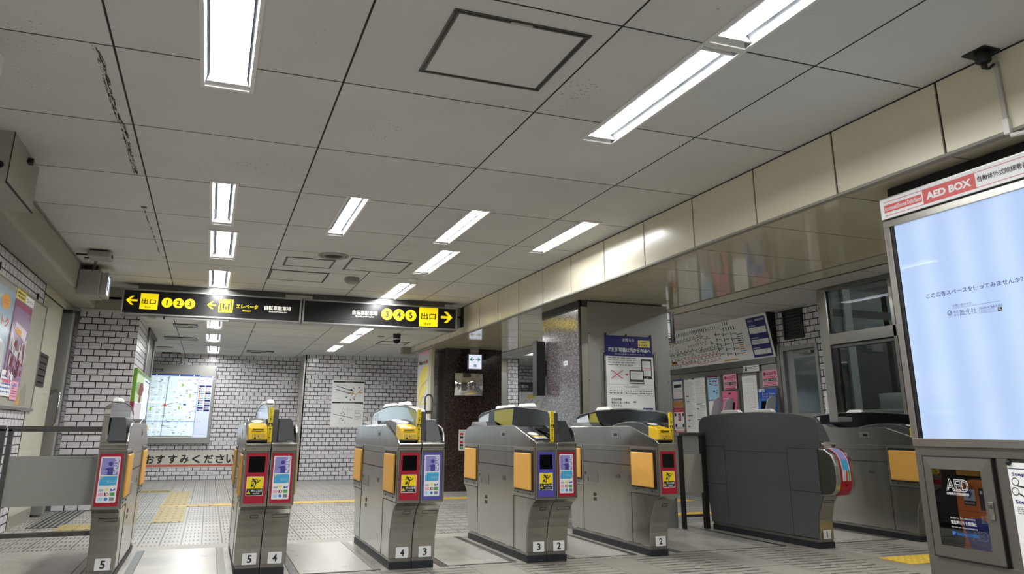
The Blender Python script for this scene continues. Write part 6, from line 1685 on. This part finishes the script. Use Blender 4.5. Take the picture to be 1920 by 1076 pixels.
# far right: information board on the far tiled wall
t = thing('information_board', 'far wall board with a dark title strip and a pale line map', 'information board', (7.4, 17.15, 1.6))
IF = Fr((0, 17.19, 0), (1, 0, 0), (0, 0, 1))
mb = MB(); mb.fbox(IF, 6.62, 0.8, 8.4, 1.80, 0.0, 0.03, 'paper'); mb.fbox(IF, 6.62, 1.80, 8.4, 2.01, 0, 0.035, 'frame_dark'); b_ = mb.build('panel', t)
mb = MB(); mb.text(IF, '駅ご案内', 6.66, 1.885, 7.02, 1.96, 0.036, 'white', 0.01); mb.micro(IF, 6.66, 1.84, 7.0, 1.86, 1, 0.036, 'faint_ink', 3, 0.6)
for k in range(6): mb.fline(IF, [(6.85 + 0.16 * k, 1.1), (6.88 + 0.16 * k, 1.5), (6.98 + 0.16 * k, 1.62)], 0.012, 0.032, 'grey_ink')
for x, z in ((6.75, 1.4), (7.1, 1.2), (7.4, 1.5), (7.0, 1.65)): mb.frect(IF, x, z, x + 0.2, z + 0.09, 0.0315, 'lemon')
mb.build('print', b_)

# ------------------------------------------------------------------ back wall: lit area map, floor-level lettering band, plan poster
t = thing('map_board', 'large lit area map in a grey surround on the far tiled wall', 'map board', (-0.6, 16.15, 1.4))
LF = Fr((0, 16.10, 0), (1, 0, 0), (0, 0, 1))
mb = MB(); mb.box(-1.22, 0.035, 16.11, 16.195, 0.655, 2.115, 'steel_flat'); mb.build('surround', t, bevel=0.004)
mb = MB(); mb.frect(LF, -1.17, 0.765, -0.02, 1.905, -0.006, 'map_lit'); mb.frect(LF, -0.262, 0.765, -0.02, 1.905, -0.005, 'map_side'); f_ = mb.build('lit_face', t)
mb = MB(); D = 0.0
mb.frect(LF, -1.17, 1.895, -0.262, 1.925, D, 'cobalt'); mb.frect(LF, -0.25, 1.885, -0.03, 1.90, D, 'navy'); mb.frect(LF, -0.272, 0.765, -0.265, 1.90, D, 'azure')
mb.frect(LF, -1.17, 1.055, -0.272, 1.063, D, 'azure')
for z in (1.62, 1.50, 1.30, 1.18, 0.92): mb.fline(LF, [(-1.17, z), (-0.275, z + 0.01)], 0.006, D, 'map_road')
for x in (-1.0, -0.9, -0.65, -0.55, -0.45, -0.36): mb.fline(LF, [(x, 0.8), (x + 0.02, 1.88)], 0.006, D, 'map_road')
mb.fline(LF, [(-1.17, 1.40), (-0.275, 1.42)], 0.022, D + 0.0005, 'map_road'); mb.fline(LF, [(-0.83, 0.80), (-0.80, 1.89)], 0.010, D + 0.0008, 'map_line')
rnd = random.Random(21)
for i in range(90): x, z = rnd.uniform(-1.15, -0.32), rnd.uniform(0.82, 1.86); mb.frect(LF, x, z, x + rnd.uniform(0.02, 0.06), z + 0.008, D + 0.001, 'map_line')
for x, z, w, h in ((-0.56, 1.70, 0.028, 0.055), (-0.41, 1.50, 0.03, 0.07), (-0.58, 1.28, 0.03, 0.055), (-1.08, 1.25, 0.034, 0.065)): mb.frect(LF, x, z, x + w, z + h, D + 0.001, 'map_green')
mb.fpoly(LF, [(-0.86, 1.35), (-0.84, 1.36), (-0.82, 1.40), (-0.80, 1.36), (-0.78, 1.34), (-0.82, 1.33)], D + 0.001, 'orange'); mb.frect(LF, -0.825, 1.27, -0.815, 1.34, D + 0.001, 'orange'); mb.frect(LF, -0.50, 1.355, -0.45, 1.385, D + 0.001, 'azure'); mb.fdisc(LF, -0.36, 1.13, 0.016, D + 0.001, 'amber', 10); mb.frect(LF, -1.15, 1.09, -1.10, 1.15, D + 0.001, 'sky_blue'); mb.fdisc(LF, -0.30, 1.83, 0.012, D + 0.001, 'sign_red', 10)
mb.frect(LF, -1.17, 0.765, -0.275, 0.80, D + 0.001, 'white'); mb.micro(LF, -1.15, 0.775, -0.30, 0.792, 1, D + 0.0015, 'grey_ink', 4, 0.6)
for r in range(11):
    for c2 in range(2):
        x = -0.245 + 0.115 * c2; z = 1.70 - 0.045 * r
        if (r * 2 + c2) in (0, 1, 7, 13, 17, 18, 21): mb.frect(LF, x, z, x + 0.10, z + 0.03, D + 0.001, 'navy')
        elif r < 11: mb.frect(LF, x, z, x + 0.028, z + 0.028, D + 0.001, rnd.choice(('cobalt', 'ink', 'maroon', 'amber', 'green'))); mb.frect(LF, x + 0.035, z + 0.008, x + 0.09, z + 0.02, D + 0.001, 'map_line')
mb.fpoly(LF, [(-0.21, 1.06), (-0.16, 1.06), (-0.185, 1.09)], D + 0.001, 'white'); mb.micro(LF, -0.24, 1.80, -0.04, 1.83, 1, D + 0.001, 'faint_ink', 5, 0.4)
mb.build('print', f_)
mb = MB(); mb.text(Fr((0, 16.108, 0), (1, 0, 0), (0, 0, 1)), '周辺案内図', -1.12, 1.985, -0.92, 2.03, 0.001, 'ink', 0.02); mb.frect(Fr((0, 16.108, 0), (1, 0, 0), (0, 0, 1)), -1.12, 1.965, -0.90, 1.972, 0.001, 'ink'); mb.build('title', f_)
mb = MB()
for x in (-1.02, -0.62, -0.36): mb.fdisc(LF, x, 1.908, 0.010, 0.001, 'sign_white', 10)
mb.build('spotlight', t)
t = thing('cable_conduit', 'short white conduit with a drooping cable between ceiling and lit map', 'conduit', (-0.60, 16.18, 2.2))
mb = MB(); mb.box(-0.62, -0.59, 16.17, 16.198, 2.17, 2.318, 'ivory'); mb.build('duct', t)
mb = MB(); mb.tube([(-0.605, 16.18, 2.18), (-0.62, 16.17, 2.14), (-0.68, 16.16, 2.12)], 0.007, 'ink', 8); mb.build('cable', t)
t = thing('lettered_band', 'cream tile band with large black lettering over a red stripe, low on the wall', 'wall sign', (-0.2, 16.19, 0.4))
NF = Fr((0, 16.196, 0), (1, 0, 0), (0, 0, 1))
mb = MB(); 
for k in range(12): mb.fbox(NF, -1.42 + 0.211 * k, 0.222, -1.42 + 0.211 * (k + 1) - 0.003, 0.520, -0.004, 0.004, 'notice_tile')
mb.fbox(NF, -1.42, 0.240, 1.10, 0.276, 0.0042, 0.0052, 'stripe_red'); b_ = mb.build('tiles', t)
mb = MB()
for ch, x in zip('前におすすみください', (-1.37, -1.16, -0.969, -0.792, -0.579, -0.373, -0.164, 0.056, 0.258, 0.445)): mb.text(NF, ch, x - 0.078, 0.295, x + 0.078, 0.450, 0.0055, 'ink', 0.030)
mb.build('lettering', b_)
t = thing('plan_poster', 'white two-part station plan poster on the right back wall', 'poster', (2.49, 15.38, 1.4))
QF = Fr((0, 15.392, 0), (1, 0, 0), (0, 0, 1))
mb = MB(); mb.fbox(QF, 2.178, 0.965, 2.805, 1.860, -0.006, 0.0, 'paper'); s_ = mb.build('sheet', t)
mb = MB(); D = 0.0012
mb.frect(QF, 2.20, 1.805, 2.80, 1.835, D, 'ink'); mb.frect(QF, 2.19, 1.412, 2.795, 1.437, D, 'ink'); mb.micro(QF, 2.42, 1.812, 2.58, 1.827, 1, D + 0.0005, 'faint_ink', 1, 0.6); mb.micro(QF, 2.35, 1.417, 2.65, 1.431, 1, D + 0.0005, 'faint_ink', 2, 0.6)
mb.fline(QF, [(2.26, 1.74), (2.58, 1.65)], 0.018, D, 'grey_ink'); mb.fline(QF, [(2.24, 1.68), (2.52, 1.60)], 0.018, D, 'grey_ink')
for p0, p1 in (((2.52, 1.62), (2.66, 1.58)), ((2.60, 1.66), (2.56, 1.56)), ((2.66, 1.60), (2.75, 1.68)), ((2.64, 1.56), (2.58, 1.50)), ((2.58, 1.72), (2.62, 1.68)), ((2.70, 1.62), (2.78, 1.62))): mb.fline(QF, [p0, p1], 0.016, D + 0.0003, 'tan')
mb.frect(QF, 2.53, 1.655, 2.57, 1.685, D, 'navy'); mb.frect(QF, 2.49, 1.60, 2.56, 1.615, D, 'sign_red')
for x, z in ((2.70, 1.72), (2.46, 1.53), (2.54, 1.48), (2.62, 1.49)): mb.fdisc(QF, x, z, 0.014, D, 'ink', 10)
mb.micro(QF, 2.40, 1.745, 2.48, 1.76, 1, D, 'ink', 6, 0.5); mb.micro(QF, 2.21, 1.615, 2.28, 1.628, 1, D, 'ink', 7, 0.5)
mb.fline(QF, [(2.22, 1.21), (2.60, 1.135)], 0.012, D, 'grey_ink')
for p0, p1 in (((2.38, 1.18), (2.42, 1.36)), ((2.50, 1.16), (2.50, 1.34)), ((2.34, 1.02), (2.36, 1.18)), ((2.46, 1.02), (2.46, 1.14)), ((2.38, 1.30), (2.58, 1.30)), ((2.36, 1.04), (2.48, 1.04))): mb.fline(QF, [p0, p1], 0.004, D, 'faint_ink')
for x, z in ((2.38, 1.22), (2.42, 1.24), (2.44, 1.21), (2.38, 1.13), (2.40, 1.09), (2.42, 1.10)): mb.fdisc(QF, x, z, 0.009, D, 'ink', 8)
mb.micro(QF, 2.64, 1.10, 2.77, 1.29, 7, D, 'grey_ink', 8, 0.35); mb.build('print', s_)
mb = MB(); mb.fbox(QF, 2.176, 1.857, 2.815, 1.868, -0.006, 0.004, 'alu'); mb.build('top_clip', t)
# green-edged information board on the side of the tiled pier
t = thing('side_board', 'green-edged information board on the side of the tiled pier, with a red emblem', 'information board', (-0.93, 12.0, 1.2))
GF = Fr((-0.93, 0, 0), (0, 1, 0), (0, 0, 1))
mb = MB(); mb.box(-0.944, -0.905, 10.72, 10.80, 0.75, 1.66, 'green_frame'); mb.box(-0.944, -0.905, 10.80, 13.2, 1.64, 1.66, 'green_frame'); mb.box(-0.944, -0.90, 10.715, 10.80, 0.75, 1.25, 'maroon'); mb.box(-0.944, -0.93, 10.8, 13.2, 0.75, 1.64, 'steel_flat'); mb.build('frame', t)
mb = MB(); mb.frect(GF, 10.80, 0.76, 13.2, 1.64, 0.002, 'map_lit'); s_ = mb.build('lit_face', t)
mb = MB(); mb.fpoly(GF, [(10.82, 1.25), (12.2, 1.28), (12.2, 1.63), (10.82, 1.63)], 0.003, 'lime'); mb.fpoly(GF, [(10.82, 0.9), (12.2, 0.95), (12.2, 1.27), (10.82, 1.24)], 0.003, 'blush')
mb.fpoly(GF, [(11.0, 1.42), (11.35, 1.36), (11.6, 1.45), (11.5, 1.53), (11.1, 1.50)], 0.0045, 'green_frame'); mb.fpoly(GF, [(11.4, 1.36), (12.0, 1.36), (12.25, 1.46), (12.0, 1.54), (11.6, 1.52)], 0.005, 'leaf_red'); mb.fpoly(GF, [(11.6, 1.26), (11.9, 1.27), (11.9, 1.38), (11.65, 1.38)], 0.0055, 'leaf_red'); mb.frect(GF, 12.3, 1.58, 13.2, 1.60, 0.004, 'cobalt')
mb.build('artwork', s_)

# ------------------------------------------------------------------ left wall: noticeboard with two posters, label plate
LW = Fr((-1.676, 0, 0), (0, 1, 0), (0, 0, 1))
t = thing('notice_board', 'beige steel noticeboard with metal edge on the left tiled wall', 'notice board', (-1.67, 7.6, 1.6))
mb = MB(); mb.fbox(LW, 5.6, 1.105, 8.91, 2.105, -0.003, 0.004, 'plaster'); mb.build('panel', t)
mb = MB(); mb.fframe(LW, 5.58, 1.085, 8.93, 2.118, 0.016, 0.0, 0.012, 'alu'); mb.fbox(LW, 5.58, 1.085, 8.93, 1.112, 0.0, 0.03, 'alu'); mb.build('edge', t)
mb = MB(); mb.fpoly(LW, [(8.20, 1.13), (8.62, 1.13), (8.58, 1.30), (8.50, 1.34), (8.36, 1.25)], 0.005, 'lens_grey'); mb.fpoly(LW, [(8.20, 1.13), (8.36, 1.13), (8.36, 1.25)], 0.0055, 'tan'); mb.build('peeled_patch', t)
t = thing('travel_poster', 'glossy pale blue poster with an orange disc on the noticeboard, cut by the frame', 'poster', (-1.67, 7.2, 1.6))
mb = MB(); mb.fbox(LW, 6.70, 1.14, 7.56, 2.045, 0.0045, 0.006, 'poster_blue'); s_ = mb.build('sheet', t)
mb = MB(); D = 0.0068
mb.fdisc(LW, 7.30, 1.935, 0.14, D, 'amber', 20, 0.062); mb.micro(LW, 7.22, 1.915, 7.38, 1.955, 2, D + 0.0004, 'orange', 2, 0.4); mb.text(LW, 'おトク', 7.06, 1.74, 7.50, 1.82, D, 'orange', 0.03)
mb.fpoly(LW, [(6.72, 1.3), (7.54, 1.2), (7.5, 1.6), (7.2, 1.66), (6.9, 1.55)], D, 'poster_white'); mb.fpoly(LW, [(6.75, 1.16), (7.54, 1.16), (7.54, 1.22), (6.75, 1.30)], D + 0.0003, 'green'); mb.fline(LW, [(6.8, 1.33), (7.5, 1.28)], 0.03, D + 0.0004, 'sign_red'); mb.fline(LW, [(6.8, 1.36), (7.5, 1.31)], 0.02, D + 0.0005, 'cobalt')
mb.build('artwork', s_)
t = thing('pamphlet_pouch', 'clear pouch of pink and violet leaflets hanging on the noticeboard', 'leaflet pouch', (-1.67, 7.9, 1.5))
mb = MB(); mb.fbox(LW, 7.60, 1.30, 8.26, 2.012, 0.0045, 0.012, 'poster_violet'); s_ = mb.build('pouch', t)
mb = MB(); D = 0.0128
mb.fpoly(LW, [(7.62, 1.95), (8.24, 1.90), (8.24, 1.99), (7.62, 2.0)], D, 'poster_rose'); mb.fpoly(LW, [(7.64, 1.78), (7.90, 1.84), (8.20, 1.80), (8.2, 1.94), (7.64, 1.95)], D + 0.0004, 'poster_violet')
mb.fpoly(LW, [(7.70, 1.76), (8.15, 1.68), (8.18, 1.78), (7.72, 1.82)], D + 0.0006, 'blush'); mb.fpoly(LW, [(7.75, 1.74), (7.98, 1.71), (7.98, 1.76), (7.76, 1.79)], D + 0.0007, 'amber'); mb.fpoly(LW, [(7.62, 1.58), (8.24, 1.48), (8.24, 1.72), (7.9, 1.62), (7.62, 1.74)], D + 0.0008, 'poster_white')
rnd = random.Random(4)
for i in range(44):
    x, z = rnd.uniform(7.64, 8.16), rnd.uniform(1.33, 1.62); w, h = rnd.uniform(0.03, 0.07), rnd.uniform(0.04, 0.10)
    mb.fpoly(LW, [(x, z), (x + w, z - 0.01), (x + w * 0.8, z + h), (x + 0.01, z + h * 0.8)], D + 0.001 + 0.0001 * i, rnd.choice(('maroon', 'leaf_red', 'poster_rose', 'black', 'poster_white', 'maroon')))
mb.build('leaflets', s_)
t = thing('yellow_label', 'yellow handwritten label above the leaflet pouch on the noticeboard', 'label', (-1.67, 7.85, 2.06))
mb = MB(); mb.fbox(LW, 7.60, 2.012, 7.96, 2.10, 0.0045, 0.0065, 'lemon'); s_ = mb.build('card', t)
mb = MB(); mb.micro(LW, 7.64, 2.025, 7.92, 2.09, 2, 0.0072, 'sign_ink', 3, 0.5); mb.build('print', s_)
t = thing('white_label', 'white label strip right of the yellow one on the noticeboard', 'label', (-1.67, 8.15, 2.05))
mb = MB(); mb.fbox(LW, 7.965, 2.005, 8.30, 2.092, 0.0045, 0.0065, 'paper'); s_ = mb.build('card', t)
mb = MB(); mb.text(LW, 'コーナー', 8.00, 2.03, 8.26, 2.07, 0.0072, 'ink', 0.02); mb.build('print', s_)
for k, (a, b, c2, e, m, lab) in enumerate(((7.52, 7.92, 1.19, 1.40, 'paper', 'white printed flyer at the foot of the leaflet pouch'), (7.93, 8.18, 1.17, 1.33, 'pink_light', 'small pink flyer at the foot of the leaflet pouch, right of the white one'))):
    t = thing('flyer', lab, 'flyer', (-1.66, (a + b) / 2, c2), 0)
    mb = MB(); mb.fbox(LW, a, c2, b, e, 0.0125, 0.0145, m); s_ = mb.build('sheet', t)
    mb = MB(); mb.micro(LW, a + 0.03, c2 + 0.02, b - 0.03, e - 0.03, 5, 0.0152, 'cobalt' if k == 0 else 'maroon', k, 0.4); mb.frect(LW, a + 0.06, c2 + 0.11, b - 0.06, c2 + 0.14, 0.0154, 'pink' if k == 0 else 'lilac'); mb.build('print', s_)
t = thing('sign_plate', 'dark grey panel of small plates on the cream pillar left of the door', 'plate', (-1.665, 9.15, 1.5))
mb = MB(); mb.fpoly(Fr((-1.668, 0, 0), (0, 1, 0), (0, 0, 1)), [(8.915, 1.34), (9.31, 1.335), (9.375, 1.66), (8.94, 1.672)], 0.004, 'frame_dark'); mb.fbox(LW, 8.92, 1.338, 9.36, 1.668, 0.0, 0.007, 'frame_dark'); s_ = mb.build('panel', t, bevel=0.004)
mb = MB()
for r in range(5):
    for c2 in range(2): mb.frect(LW, 8.935 + 0.21 * c2, 1.35 + 0.064 * r, 8.935 + 0.21 * c2 + 0.195, 1.35 + 0.064 * r + 0.054, 0.0115, 'steel_dark')
    mb.micro(LW, 8.96, 1.365 + 0.064 * r, 9.30, 1.39 + 0.064 * r, 1, 0.012, 'grey_ink', r, 0.5)
mb.build('plates', s_)
for y, z in ((6.94, 2.17), (8.42, 2.155)):
    t = thing('wall_bolt', 'black hook bolt in the left tiles above the %s' % ('blue poster' if y < 8 else 'white label strip'), 'bolt', (-1.68, y, z))
    mb = MB(); mb.box(-1.68, -1.665, y - 0.015, y + 0.015, z - 0.035, z + 0.025, 'black'); mb.build('bolt', t)
# drain grating strip by the left wall
t = thing('floor_grating', 'narrow slatted drain grating in the floor along the left wall', 'floor grating', (-1.4, 9.5, 0))
mb = MB(); mb.box(-1.55, -1.25, 8.9, 10.58, 0.0005, 0.003, 'iron')
for k in range(6): mb.box(-1.54 + 0.05 * k, -1.515 + 0.05 * k, 8.92, 10.56, 0.003, 0.006, 'steel_flat')
mb.build('grating', t)
